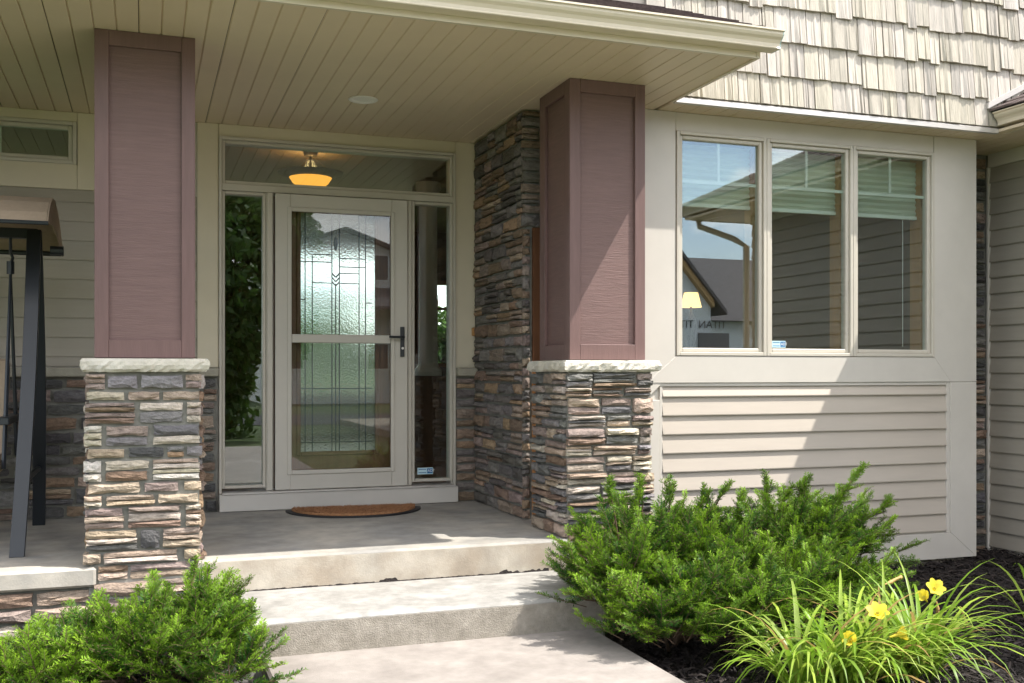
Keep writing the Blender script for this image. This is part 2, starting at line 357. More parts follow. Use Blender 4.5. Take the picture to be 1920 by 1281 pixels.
# mulch chips
def chips(name, boxes, nn, seed):
    r = np.random.default_rng(seed); V = []; ar = [(b[1]-b[0])*(b[3]-b[2]) for b in boxes]; T = []
    for b, a in zip(boxes, ar):
        k = int(nn*a/sum(ar)); c = np.stack([r.uniform(b[0], b[1], k), r.uniform(b[2], b[3], k), -0.43+r.uniform(-0.006, 0.028, k)], 1)
        an = r.uniform(0, 6.28, k); ln = r.uniform(0.010, 0.038, k); wd = r.uniform(0.0025, 0.007, k); ti = r.uniform(-0.5, 0.5, k); rl = r.uniform(-0.7, 0.7, k)
        d = np.stack([np.cos(an), np.sin(an), ti], 1)*ln[:, None]; p = np.stack([-np.sin(an), np.cos(an), rl], 1)*wd[:, None]
        q = np.stack([c-d-p*0.5, c-p+[0, 0, 0.003], c+d-p*0.3, c+d*0.9+p*0.6, c+p+[0, 0, 0.003], c-d+p*0.5], 1)
        V.append(q.reshape(-1, 3)); T.append(np.repeat(r.uniform(0, 1, k)**3, 6))
    V = np.concatenate(V); i = np.arange(0, len(V), 6)[:, None]
    F = np.concatenate([i+[0, 1, 4, 5], i+[1, 2, 3, 4]], 0)
    return npmesh(name, V, F, M['chip'], attrs={'tint': np.concatenate(T)})
tag(chips('mulch_chips', [(2.1, 6.3, 3.0, 6.25), (-1.6, 0.48, 3.9, 5.3)], 42000, 4), 'shredded dark brown mulch covering the planting beds', 'mulch', kind='stuff')

# ------------------------------------------------------------------ house
H = thing('house', 'beige and stone suburban house with covered porch, bay window and shingled upper wall', 'house', (2.0, 7.25, 0))
# --- porch soffit
ps = MB().box(-4.0, 3.04, 4.765, 7.6, ZC+0.012, ZC+0.05).build('porch_soffit', M['soffit'], H)
PW = 0.1027
def plank_mesh(y0, y1, w):
    m = MB(); g = 0.007
    m.prism([(0.0, ZC+0.012), (0.0, ZC+0.007), (g, ZC), (w-g*0.4, ZC), (w-0.001, ZC+0.007), (w-0.001, ZC+0.012)], 'y', y0, y1)
    me = m.mesh('soffit_plank'); me.materials.append(M['soffit']); return me
pm = plank_mesh(4.766, 7.25, PW)
x = 0.795-PW*45
while x < 3.04-PW*0.5:
    o = bpy.data.objects.new('soffit_plank', pm); col.objects.link(o); o.location = (x, 0, 0); o.parent = ps; x += PW
MB().box(x, 3.046, 4.766, 5.70, ZC-0.001, ZC+0.012).build('soffit_plank', M['soffit'], ps)
# dark strips laid in every fourth groove
gr = MB()
for k in range(-10, 7):
    xx = 0.795+PW*4*k
    if -3.8 < xx < 3.0: gr.box(xx-0.0022, xx+0.0012, 4.77, 7.24, ZC+0.0055, ZC+0.0075)
gr.build('soffit_groove_strips', M['rubber'], ps)
# --- fascia, gutter, roof over the porch
MB().box(-4.0, 3.05, 4.742, 4.765, 2.600, 2.745).build('fascia_board', M['gutter'], H)
MB().add([(3.052,4.742,2.600),(3.075,4.742,2.600),(3.075,5.70,2.600),(3.052,5.70,2.600),(3.052,4.742,2.745),(3.075,4.742,2.745),(3.075,5.70,3.165),(3.052,5.70,3.165)],
         [(0,3,2,1),(4,5,6,7),(0,1,5,4),(1,2,6,5),(2,3,7,6),(3,0,4,7)]).build('rake_board', M['gutter'], H)
def gutter_prof(s=1.0):    # K profile: (out from fascia, height)
    return [(0.0,0.0),(0.080,0.0),(0.083,0.004),(0.080,0.010),(0.082,0.026),(0.092,0.042),(0.106,0.054),(0.114,0.066),(0.115,0.080),(0.127,0.081),(0.127,0.090),(0.113,0.090),(0.109,0.084),(0.109,0.068),(0.102,0.058),(0.087,0.045),(0.077,0.028),(0.075,0.006),(0.004,0.006),(0.004,0.09),(0.0,0.09)]
g = MB().prism([(4.741-a, 2.632+b) for a, b in gutter_prof()], 'x', -4.0, 3.14).build('gutter', M['gutter'], H)
MB().prism([(4.741-a, 2.632+b) for a, b in gutter_prof()[:11]+[(0.0, 0.09)]], 'x', 3.1405, 3.145).build('end_cap', M['gutter_raw'], g)
def roof_courses(parent, name, o, u, up, nrun, length, mat_, expo=0.14, seed=1):
    # o: eave corner, u: along the eave, up: up the slope; courses with ragged tabs
    r = random.Random(seed); o = Vector(o); u = Vector(u).normalized(); up = Vector(up).normalized(); nrm = u.cross(up).normalized()
    if nrm.z < 0: nrm = -nrm
    for k in range(nrun):
        m = MB(); x = 0.0
        while x < length:
            w = min(r.uniform(0.18, 0.38), length-x); t = r.choice((0.006, 0.010, 0.013)); dz = r.uniform(-0.006, 0.006)
            a = o+u*x+up*(k*expo+dz); b = o+u*(x+w-0.003)+up*(k*expo+dz); c = up*(expo+0.03)
            m.add([a+nrm*0.001, b+nrm*0.001, b+c, a+c, a+nrm*(t+0.006), b+nrm*(t+0.006), b+c+nrm*0.003, a+c+nrm*0.003],
                  [(0,3,2,1),(4,5,6,7),(0,1,5,4),(1,2,6,5),(2,3,7,6),(3,0,4,7)]); x += w
        m.build(name, mat_, parent)
pr = MB().add([(-4,4.66,2.715),(3.12,4.66,2.715),(3.12,5.72,3.175),(-4,5.72,3.175),(-4,4.66,2.70),(3.12,4.66,2.70),(3.12,5.72,3.16),(-4,5.72,3.16)],
              [(0,1,2,3),(7,6,5,4),(0,4,5,1),(1,5,6,2),(2,6,7,3),(3,7,4,0)]).build('porch_roof', M['roof'], H)
roof_courses(pr, 'shingle_course', (-4, 4.645, 2.712), (1, 0, 0), (0, 1, 0.434), 8, 7.125, M['roof'], seed=2)
# --- upper shingled wall
sw = MB().box(-4.0, 6.7, 5.712, 5.9, 2.64, 5.2).build('shingle_wall', M['siding'], H)
MB().box(-4.2, 6.9, 5.2, 9.5, 5.2, 5.36).build('upper_eave', M['soffit'], H)
def shingle_mesh(k):
    r = random.Random(300+k); n = 6; xs = [0]+sorted(r.uniform(0.08, 0.92) for _ in range(n-1))+[1]; v = []; f = []
    ds = [r.uniform(0.65, 1.0) for _ in range(n+1)]
    for i, x in enumerate(xs):
        v += [(x, -ds[i]*0.95, 0.0), (x, -ds[i]*0.36, 1.0), (x, 0, 0.0)]
    for i in range(n):
        a, b = 3*i, 3*i+3
        f += [(a, b, b+1, a+1), (a+2, b+2, b, a)]
    f += [(0, 1, 2), (3*n+2, 3*n+1, 3*n)]
    m = MB(); m.v = v; m.f = f; me = m.mesh('shingle'); me.materials.append(M['shingle']); return me
SH = [shingle_mesh(k) for k in range(12)]
r3 = random.Random(8)
for j, zb in enumerate([2.642, 2.832, 3.05, 3.272, 3.495, 3.715, 3.935]):
    x = 1.2 if j > 2 else 2.98
    x -= r3.uniform(0, 0.1)
    while x < 6.65:
        w = r3.choice((0.075, 0.09, 0.105, 0.12, 0.13))*r3.uniform(0.92, 1.08)
        dz = r3.choice((0, 0, 0.004, -0.022, -0.012)) if j else 0
        top = 0.235
        o = bpy.data.objects.new('shingle', r3.choice(SH)); col.objects.link(o); o.parent = sw
        o.location = (x+w if r3.random() < 0.5 else x, 5.712-0.0005*(len(SH)), zb+dz)
        o.scale = (w-0.006 if abs(o.location.x-x) < 1e-6 else -(w-0.006), 0.046, top-dz)
        if o.scale.x < 0: o.location.x = x+w-0.005
        k = r3.uniform(0.86, 1.1); o.color = (0.47*k, 0.43*k, 0.368*k*r3.uniform(0.95, 1.05), 1); x += w
# --- bay soffit and flashing
bs_ = MB().box(3.078, 6.4, 5.70, 6.5, ZC+0.012, ZC+0.03).build('bay_soffit', M['soffit'], H)
pm2 = plank_mesh(5.70, 6.32, PW)
x = 3.08
while x < 6.12:
    o = bpy.data.objects.new('soffit_plank', pm2); col.objects.link(o); o.location = (x, 0, 0); o.parent = bs_; x += PW
MB().prism([(5.712, 2.598), (5.712, 2.645), (5.690, 2.640), (5.672, 2.628), (5.672, 2.598)], 'x', 3.082, 5.60).build('flashing', M['flash'], H)
# --- bay front: trim boards around siding and window
def trim(name, pts, y0=YB-0.022, y1=YB, m_='trim', par=None):
    m = MB().prism(pts, 'y', y0, y1); return m.build(name, M[m_], par or H, bevel=0.002)
bw = MB(); bw.box(2.76, 5.62, YB+0.001, YB+0.10, -0.38, 1.04); bw.box(2.76, 3.205, YB+0.001, YB+0.10, 1.04, ZC); bw.box(5.27, 5.62, YB+0.001, YB+0.10, 1.04, ZC)
bw.box(3.205, 5.27, YB+0.001, YB+0.10, 2.49, ZC)
bw.box(5.54, 5.62, YB+0.10, 6.33, -0.38, ZC)
bw = bw.build('bay_wall', M['trim'], H)
trim('trim_board', [(2.76, 0.762), (3.0, 0.762), (3.118, 0.87), (3.209, 1.040), (3.209, ZC-0.001), (2.76, ZC-0.001)], par=bw)
trim('trim_board', [(3.0, 0.868), (5.405, 0.868), (5.262, 1.040), (3.212, 1.040)], YB-0.026, YB-0.001, par=bw)
trim('trim_board', [(5.4085, 0.868), (5.640, 0.868), (5.640, ZC-0.001), (5.264, ZC-0.001), (5.264, 1.041)], par=bw)
trim('trim_board', [(3.212, 2.489), (5.262, 2.489), (5.262, ZC-0.001), (3.212, ZC-0.001)], YB-0.018, YB, par=bw)
trim('trim_board', [(5.4085, -0.205), (5.640, -0.387), (5.640, 0.866), (5.4085, 0.866)], par=bw)
trim('trim_board', [(2.80, -0.387), (5.638, -0.387), (5.4075, -0.205), (2.80, -0.205)], YB-0.022, YB, par=bw)
trim('trim_board', [(2.76, -0.204), (3.095, -0.204), (3.095, 0.759), (2.76, 0.759)], par=bw)
trim('siding_channel', [(5.375, -0.204), (5.407, -0.204), (5.407, 0.866), (5.375, 0.866)], YB-0.017, YB, par=bw)
trim('siding_channel', [(3.095, 0.845), (5.374, 0.845), (5.374, 0.867), (3.095, 0.867)], YB-0.017, YB, par=bw)
trim('siding_channel', [(3.098, -0.204), (3.118, -0.204), (3.118, 0.844), (3.098, 0.844)], YB-0.016, YB, par=bw)
def lap_x(parent, x0, x1, y, z0, z1, mat_, t=0.016):      # lap board facing -Y
    MB().prism([(y, z0), (y-t, z0), (y-t-0.001, z0+0.006), (y-0.003, z1), (y, z1)], 'x', x0, x1).build('siding_board', mat_, parent)
zs = [0.843, 0.778]+[0.778-0.121*k for k in range(1, 9)]
for a, b in zip(zs[1:], zs[:-1]): lap_x(bw, 3.12, 5.374, YB, a, b, M['siding'], 0.021)
MB().box(2.9, 5.58, YB+0.04, YB+0.3, -0.6, -0.381).build('foundation', M['concrete'], H)
# --- windows
def window(x0, x1, z0, z1, y, sticker=False, muntins=True):
    w = MB().ring(x0, x1, z0, z1, 0.024, y-0.030, y+0.06).build('window', M['frame'], H, bevel=0.003)
    MB().ring(x0+0.0245, x1-0.0245, z0+0.0245, z1-0.0245, 0.026, y-0.014, y+0.04).build('sash', M['frame'], w, bevel=0.005)
    gx0, gx1, gz0, gz1 = x0+0.05, x1-0.05, z0+0.05, z1-0.05
    MB().box(gx0-0.004, gx1+0.004, y+0.008, y+0.014, gz0-0.004, gz1+0.004).build('pane', M['glass'], w)
    if muntins:
        zm = gz1-(gz1-gz0)*0.195; xm = (gx0+gx1)/2
        MB().box(gx0, gx1, y+0.020, y+0.028, zm-0.010, zm+0.010).build('muntin', M['muntin'], w)
        MB().box(xm-0.009, xm+0.009, y+0.020, y+0.028, zm+0.0105, gz1).build('muntin', M['muntin'], w)
        sh = MB(); zt = gz1; zb = gz1-0.385; k = 0; pl = []
        nn = 19
        for i in range(nn+1):
            zz = zt+(zb-zt)*i/nn; pl.append((y+0.105+(0.012 if i % 2 else 0), zz))
        pl += [(y+0.13, zb), (y+0.13, zt)]
        sh.prism(pl, 'x', gx0-0.005, gx1+0.005); sh.build('shade', M['blind'], w)
        MB().box(gx0-0.005, gx1+0.005, y+0.10, y+0.132, zb-0.025, zb-0.001).build('shade_rail', M['muntin'], w)
        j = MB(); j.box(x0+0.02, x0+0.045, y+0.062, y+0.17, z0, z1); j.box(x1-0.045, x1-0.02, y+0.062, y+0.17, z0, z1); j.box(x0+0.045, x1-0.045, y+0.062, y+0.17, z0, z0+0.03)
        j.build('jamb', M['jamb'], w)
    return w, (gx0, gx1, gz0, gz1)
def sticker(parent, x, z, y, w=0.105, h=0.045):
    st = MB().box(x, x+w, y-0.0012, y, z, z+h).build('sticker', M['sticker'], parent)
    b = MB(); b.box(x+w*0.62, x+w*0.97, y-0.002, y-0.0013, z+h*0.12, z+h*0.88)
    for k in range(2): b.box(x+w*0.06, x+w*0.56, y-0.002, y-0.0013, z+h*(0.2+0.5*k), z+h*(0.3+0.5*k))
    b.build('sticker_print', M['sticker_b'], parent)
    text('ADT', x+w*0.645, z+h*0.33, y-0.0024, h*0.42, M['white'], parent, 'sticker_letters', sx=0.95)
def text(body, x, z, y, size, mat_, parent, name, sx=1.0, rz=0.0, ext=0.0002):
    cu = bpy.data.curves.new(name, 'FONT'); cu.body = body; cu.size = size*1.38; cu.extrude = ext
    t = bpy.data.objects.new(name+'_curve', cu); col.objects.link(t); bpy.context.view_layer.update()
    dg = bpy.context.evaluated_depsgraph_get(); me = bpy.data.meshes.new_from_object(t.evaluated_get(dg)); col.objects.unlink(t); bpy.data.objects.remove(t)
    me.materials.clear(); me.materials.append(mat_)
    o = bpy.data.objects.new(name, me); col.objects.link(o); o.location = (x, y, z); o.rotation_euler = (R(90), 0, rz); o.scale = (sx, 1, 1)
    adopt(o, parent); return o
zW0, zW1 = 1.043, 2.487
for i, (a, b) in enumerate([(3.213, 3.883), (3.885, 4.571), (4.573, 5.261)]):
    w, gr_ = window(a, b, zW0, zW1, YB-0.0)
    if i == 1: sticker(w, gr_[0]+0.012, gr_[2]+0.008, YB+0.0075)
    if i == 2: MB().tube([(gr_[1]-0.11, YB+0.11, 2.07), (gr_[1]-0.108, YB+0.112, 1.12)], 0.0022, 5).build('shade_cord', M['white'], w)
# --- right wing: lap siding wall, stone return, eave
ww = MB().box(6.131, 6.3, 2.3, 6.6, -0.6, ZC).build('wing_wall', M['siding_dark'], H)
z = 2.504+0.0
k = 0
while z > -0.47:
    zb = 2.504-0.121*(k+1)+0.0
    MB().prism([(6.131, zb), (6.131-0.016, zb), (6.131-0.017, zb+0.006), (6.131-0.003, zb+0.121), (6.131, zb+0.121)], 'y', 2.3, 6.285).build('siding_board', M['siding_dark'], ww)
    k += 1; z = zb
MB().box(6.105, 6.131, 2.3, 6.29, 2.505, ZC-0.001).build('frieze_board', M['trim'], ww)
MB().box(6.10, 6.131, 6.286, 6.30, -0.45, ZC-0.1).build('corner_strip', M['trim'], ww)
MB().box(6.14, 6.3, 2.4, 6.5, -0.75, -0.55).build('foundation', M['concrete'], H)
we = MB().box(5.60, 6.7, 1.78, 5.70, ZC, ZC+0.02).build('wing_eave', M['soffit'], H)
MB().box(5.66, 5.685, 1.80, 5.69, ZC-0.005, ZC+0.14).build('fascia_board', M['gutter'], we)
MB().box(5.686, 10.0, 1.775, 1.80, ZC-0.005, ZC+0.14).build('fascia_board', M['gutter'], we)
wg = MB().prism([(5.659-a, 2.645+b) for a, b in gutter_prof()], 'y', 1.72, 5.66).build('gutter', M['gutter'], we)
MB().prism([(1.774-a, 2.645+b) for a, b in gutter_prof()], 'x', 5.55, 10.0).build('gutter', M['gutter'], we)
MB().tube([(5.80, 1.73, 2.64), (5.80, 1.75, 2.55), (6.02, 2.1, 2.38), (6.09, 2.24, 2.28), (6.09, 2.24, -0.45)], 0.036, 6).build('downspout', M['gutter'], we)
# hip roof of the wing
A = (5.54, 1.66, 2.735); B = (5.54, 5.75, 2.735); sl = 0.5
MB().add([A, B, (9.0, 5.75, 2.735+sl*3.46), (9.0, 5.12, 2.735+sl*3.46), (12.46, 1.66, 2.735)], [(0, 3, 2, 1), (0, 4, 3)]).build('wing_roof', M['roof'], H)
wr2 = MB().box(5.60, 5.62, 1.8, 5.69, 2.66, 2.70).build('roof_edge', M['gutter'], H)
for k in range(24):
    d = k*0.145*0.894; xx = 5.52+d; zz = 2.742+sl*d
    m = MB(); y = 1.66+d; ye = 5.74 if xx < 9 else 5.74
    rr = random.Random(k)
    while y < ye-0.02:
        w = min(rr.uniform(0.2, 0.4), ye-y); t = rr.choice((0.008, 0.012, 0.016))
        m.add([(xx,y,zz),(xx,y+w-0.003,zz),(xx+0.16,y+w-0.003,zz+0.08),(xx+0.16,y,zz+0.08),(xx,y,zz+t),(xx,y+w-0.003,zz+t),(xx+0.16,y+w-0.003,zz+0.083),(xx+0.16,y,zz+0.083)],
              [(0,1,2,3),(7,6,5,4),(0,4,5,1),(1,5,6,2),(2,6,7,3),(3,7,4,0)]); y += w
    m.build('shingle_course', M['roof'], wr2)
MB().add([(5.5,5.66,2.76),(5.5,5.70,2.76),(9,5.70,4.51),(9,5.66,4.51),(5.5,5.66,2.80),(5.5,5.70,2.80),(9,5.70,4.55),(9,5.66,4.55)],[(0,1,2,3),(7,6,5,4),(0,4,5,1),(1,5,6,2),(2,6,7,3),(3,7,4,0)]).build('roof_flashing', M['flash'], H)
cs = MB().box(5.60, 6.131, 6.322, 6.45, -0.5, ZC).build('stone_return_wall', M['mortar'], H)
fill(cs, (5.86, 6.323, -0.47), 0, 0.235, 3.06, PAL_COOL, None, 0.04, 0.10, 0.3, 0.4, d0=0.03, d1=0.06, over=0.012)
# --- entry wall
ew = MB(); ew.box(-4, 0.486, YW, YW+0.12, 0, 2.11); ew.box(-0.40, 0.486, YW, YW+0.12, 2.11, ZC+0.1); ew.box(-4, -1.648, YW, YW+0.12, 2.11, ZC+0.1); ew.box(2.096, 2.40, YW, YW+0.12, 0, ZC+0.1)
ew.box(0.486, 2.096, YW, YW+0.12, 2.53, ZC+0.1); ew.box(-1.7, -0.4, YW, YW+0.12, 2.545, ZC+0.1); ew.box(-1.7, -0.4, YW, YW+0.12, 2.11, 2.265)
ew = ew.build('entry_wall', M['trim'], H)
def tr(x0, x1, z0, z1, y0=YW-0.024, y1=YW-0.001, m_='trim_warm_light'): return MB().box(x0, x1, y0, y1, z0, z1).build('trim_board', M[m_], ew, bevel=0.002)
tr(0.332, 0.468, 0.968, ZC-0.001); tr(2.124, 2.272, 0.968, ZC-0.001); tr(0.470, 2.122, 2.524, ZC-0.001)
tr(-0.408, -0.18, 2.112, ZC-0.001); tr(-1.9, -0.410, 2.112, 2.272); tr(-1.9, -0.410, 2.548, ZC-0.001)
for k in range(-1, 10):
    zb = 2.032-0.1245*k; zt = min(zb+0.1245, 2.11); zb2 = max(zb, 0.972)
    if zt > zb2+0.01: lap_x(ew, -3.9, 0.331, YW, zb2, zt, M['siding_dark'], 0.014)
w, _ = window(-1.65, -0.412, 2.272, 2.546, YW+0.0, muntins=False)
MB().box(-0.875, -0.855, YW+0.02, YW+0.028, 2.325, 2.495).build('muntin', M['muntin'], w)
# wainscot
wa = MB().box(-3.9, 0.462, YW-0.03, YW-0.0005, 0.0, 0.905).build('stone_wainscot', M['mortar'], H)
fill(wa, (-1.15, YW-0.03, 0.005), 0, 1.60, 0.895, PAL_COOL, None, 0.055, 0.12, 0.14, 0.42, d0=0.025, d1=0.05)
xx = -3.0
for w_ in (0.9, 0.95, 0.22, 0.84, 0.56):
    MB().box(xx, xx+w_-0.004, YW-0.095, YW-0.025, 0.908, 0.966).build('ledge_stone', M['ledge'], wa, bevel=0.006); xx += w_
wb = MB().box(2.126, 2.29, YW-0.03, YW-0.0005, 0.0, 0.905).build('stone_wainscot', M['mortar'], H)
fill(wb, (2.126, YW-0.03, 0.005), 0, 0.15, 0.895, PAL_SHADE, None, 0.055, 0.11, 0.2, 0.3, d0=0.02, d1=0.045, over=0.0)
MB().box(2.124, 2.275, YW-0.095, YW-0.025, 0.908, 0.966).build('ledge_stone', M['ledge'], wb, bevel=0.006)
MB().box(2.245, 2.268, YW-0.05, YW-0.025, 1.20, 1.26).build('doorbell', M['jamb'], H, bevel=0.004)
# --- entry: casing, transom, sidelights, storm door, front door
cz = MB()
cz.box(0.470, 0.488, YW-0.045, YW+0.11, 0.12, 2.522); cz.box(2.104, 2.122, YW-0.045, YW+0.11, 0.12, 2.522); cz.box(0.4885, 2.1035, YW-0.045, YW+0.11, 2.500, 2.522)
cz.box(0.4885, 2.1035, YW-0.040, YW+0.11, 2.160, 2.205)
cz.box(0.779, 0.829, YW-0.036, YW+0.11, 0.131, 2.1595); cz.box(1.760, 1.799, YW-0.036, YW+0.11, 0.131, 2.1595)
cz.box(0.785, 0.822, YW-0.044, YW-0.0365, 0.131, 2.158); cz.box(1.766, 1.793, YW-0.044, YW-0.0365, 0.131, 2.158)
cz.build('door_casing', M['frame'], H, bevel=0.003)
def light(name, x0, x1, z0, z1, t=0.018, st=False):
    l = MB().ring(x0, x1, z0, z1, t, YW-0.028, YW+0.06).build(name, M['frame'], H, bevel=0.004)
    MB().box(x0+t-0.003, x1-t+0.003, YW+0.012, YW+0.018, z0+t-0.003, z1-t+0.003).build('pane', M['glass'] if name == 'transom' else M['side_glass'], l)
    if st: sticker(l, x0+t+0.03, z0+t+0.03, YW+0.0115, 0.115, 0.048)
    return l
light('transom', 0.489, 2.103, 2.206, 2.499, 0.022)
light('sidelight', 0.489, 0.778, 0.150, 2.158, 0.020)
light('sidelight', 1.800, 2.103, 0.150, 2.158, 0.020, True)
MB().box(0.470, 2.123, YW-0.10, YW-0.002, 0.004, 0.118).build('threshold_board', M['trim'], H, bevel=0.003)
MB().box(0.489, 2.103, YW-0.11, YW+0.11, 0.1185, 0.130).build('sill', M['flash'], H, bevel=0.002)
sd = MB(); yd0, yd1 = YW-0.075, YW-0.048
sd.box(0.836, 0.936, yd0, yd1, 0.134, 2.152); sd.box(1.642, 1.756, yd0, yd1, 0.134, 2.152); sd.box(0.9365, 1.6415, yd0, yd1, 0.134, 0.256); sd.box(0.9365, 1.6415, yd0, yd1, 2.044, 2.152)
sd = sd.build('storm_door', M['door'], H, bevel=0.003)
MB().ring(0.915, 1.663, 0.236, 2.064, 0.030, yd0-0.010, yd0-0.0005).build('glazing_bead', M['door'], sd, bevel=0.004)
MB().box(0.946, 1.632, yd0-0.008, yd1+0.004, 1.138, 1.196).build('crossbar', M['door'], sd, bevel=0.004)
for (a, b) in ((0.262, 1.137), (1.197, 2.037)): MB().box(0.944, 1.634, yd0+0.008, yd0+0.013, a, b).build('pane', M['door_glass'], sd)
hd = MB().box(1.702, 1.731, yd0-0.014, yd0-0.0005, 1.045, 1.256).build('handle', M['black'], sd, bevel=0.002)
MB().tube([(1.716, yd0-0.014, 1.182), (1.716, yd0-0.05, 1.182), (1.700, yd0-0.056, 1.182), (1.612, yd0-0.056, 1.184)], [0.010, 0.010, 0.0095, 0.0085], 8).build('lever', M['black'], sd)
MB().tube([(1.717, yd0-0.0145, 1.105), (1.717, yd0-0.018, 1.105)], 0.009, 12).build('lock_cylinder', M['flash'], sd)
yf0, yf1 = YW+0.045, YW+0.09
GX0, GX1, GZ0, GZ1 = 1.015, 1.555, 0.375, 2.055
fd = MB(); fd.box(0.831, GX0, yf0, yf1, 0.135, 2.15); fd.box(GX1, 1.758, yf0, yf1, 0.135, 2.15); fd.box(GX0+0.0005, GX1-0.0005, yf0, yf1, 0.135, GZ0); fd.box(GX0+0.0005, GX1-0.0005, yf0, yf1, GZ1, 2.15)
fd = fd.build('front_door', M['wood'], H)
MB().ring(GX0-0.022, GX1+0.022, GZ0-0.022, GZ1+0.022, 0.03, yf0-0.014, yf0-0.0005).build('glass_molding', M['wood'], fd, bevel=0.006)
MB().box(GX0, GX1, yf0+0.015, yf0+0.021, GZ0, GZ1).build('leaded_pane', M['rain_glass'], fd)
cm = MB(); yc0, yc1 = yf0+0.008, yf0+0.0145
def pxX(p): t = (p-960)/1945; return (YW+0.05)*(0.3338+0.9426*t)/(0.9426-0.3338*t)
def pyZ(q): return 0.94-(q-697)*7.30/1945
for i, p in enumerate((572.3, 585.7, 622.6, 629.7, 636.7, 673.6, 685.7)):
    X_ = pxX(p); z1 = GZ1-0.002
    if p == 629.7: z1 = pyZ(532)
    if p == 585.7: z1 = pyZ(480)
    cm.box(X_-0.003, X_+0.003, yc0, yc1, GZ0+0.002, z1)
for q, a, b in ((492, 560.5, 622), (500, 637, 686), (531, 586, 622), (531, 637, 674), (512, 637, 674), (478, 586, 622), (484, 637, 686), (728.6, 560.5, 698), (829, 560.5, 698), (563, 560.5, 572), (567, 686, 698)):
    Z_ = pyZ(q); cm.box(pxX(a), pxX(b), yc0-0.001, yc1+0.001, Z_-0.003, Z_+0.003)
for k in range(3):
    for sg in (-1, 1):
        c0 = Vector((pxX(629.7), yc0, pyZ(536-8*k))); c1 = c0+Vector((sg*0.026, 0, 0.028))
        cm.tube([c0, c1], 0.005, 4)
cm.build('came', M['came'], fd)
el = MB().lathe([(0.001, -0.05), (0.010, -0.036), (0.016, 0.0), (0.010, 0.036), (0.001, 0.05)], 0, 0, 12).build('glass_jewel', M['dark_pane'], fd, True)
el.location = (pxX(629.7), yc0, pyZ(457)); el.scale = (1, 0.3, 1)
# --- recessed light in the porch soffit
rl = MB().lathe([(0.060, ZC-0.001), (0.088, ZC-0.001), (0.091, ZC-0.004), (0.086, ZC-0.008), (0.066, ZC-0.008), (0.058, ZC+0.004)], 1.26, 6.285, 32).build('recessed_light', M['white'], H, True)
MB().lathe([(0.0005, ZC-0.001), (0.060, ZC-0.0015)], 1.26, 6.285, 32).build('lens', M['white'], rl)
# --- interior shell with rear windows
it = MB()
it.box(-4, 6.3, YW+0.12, 13.0, -0.05, 0.10)
MB().box(2.48, 5.535, YB+0.105, 7.365, -0.38, 0.10).build('interior_floor', M['infloor'], H)
it.build('interior_floor', M['infloor'], H)
MB().box(-4, 6.5, YW+0.12, 13.2, 2.74, 2.85).build('interior_ceiling', M['inceil'], H)
MB().box(2.47, 6.5, YB+0.10, YW+0.12, 2.70, 2.85).build('interior_ceiling', M['inceil'], H)
wl = MB(); wl.box(-4.1, -4, YW, 13.2, -0.5, 2.85); wl.box(6.3, 6.4, 5.95, 13.2, -0.5, 2.85)
wins = [(1.55, 2.95, 0.62, 2.45), (3.40, 4.25, 1.0, 2.12), (-2.5, -0.6, 0.6, 2.3)]
xs = sorted(wins)
px_ = -4.0
for (a, b, c, d) in xs:
    wl.box(px_, a, 13.0, 13.15, -0.5, 2.74); wl.box(a, b, 13.0, 13.15, -0.5, c); wl.box(a, b, 13.0, 13.15, d, 2.74); px_ = b
wl.box(px_, 6.3, 13.0, 13.15, -0.5, 2.74)
wl.build('interior_wall', M['inwall'], H)
for (a, b, c, d) in xs:
    rw = MB().ring(a, b, c, d, 0.05, 12.97, 13.12).build('rear_window', M['jamb'], H)
    MB().box(a+0.05, b-0.05, 13.04, 13.046, c+0.05, d-0.05).build('pane', M['door_glass'], rw)
    MB().box(a+0.05, b-0.05, 13.0, 13.03, c+(d-c)*0.66, c+(d-c)*0.69).build('check_rail', M['jamb'], rw)
MB().box(-4.1, 6.5, 7.6, 13.2, 2.9, 3.0).build('attic_deck', M['inwall'], H)
MB().box(-4.1, 6.5, 5.95, 7.6, 2.9, 3.0).build('attic_deck', M['inwall'], H)
pc = MB().lathe([(0.13, 0.9), (0.13, 0.96), (0.10, 0.99), (0.09, 1.04), (0.085, 2.6), (0.12, 2.68), (0.12, 2.74)], 2.55, 9.6, 20).build('interior_column', M['white'], H, True)
MB().box(2.2, 3.3, 9.45, 9.75, 0.10, 0.90).build('half_wall', M['wood'], H)

# ------------------------------------------------------------------ stone wall beside the door
SW = thing('stone_wall', 'ledgestone wall with shade put into its dark browns, running from the front door to the porch column', 'stone wall', (2.36, 6.7, 0))
core = MB(); core.box(2.283, 2.47, 6.19, YW-0.001, 0.0, ZC); core = core.build('wall_core', M['mortar'], SW)
fill(core, (2.284, YW-0.06, 0.004), R(-90), 0.985, ZC-0.008, PAL_SHADE, (1, 1, 1, 2, 2), 0.05, 0.10, 0.13, 0.34, d0=0.028, d1=0.055, over=0.02)
fill(core, (2.262, 6.192, 1.86), 0, 0.22, ZC-1.864, PAL_SHADE, None, 0.05, 0.10, 0.12, 0.25, d0=0.03, d1=0.05)
fill(core, (2.262, 6.192, 0.004), 0, 0.05, 1.85, PAL_SHADE, None, 0.05, 0.09, 0.2, 0.3, d0=0.03, d1=0.045, over=0.004)
MB().box(2.325, 2.47, 6.165, 6.189, 1.0, 1.855).build('stained_board', M['wood'], SW)
MB().box(2.325, 2.47, 6.168, 6.189, 0.0, 0.998).build('bare_board', M['osb'], SW)

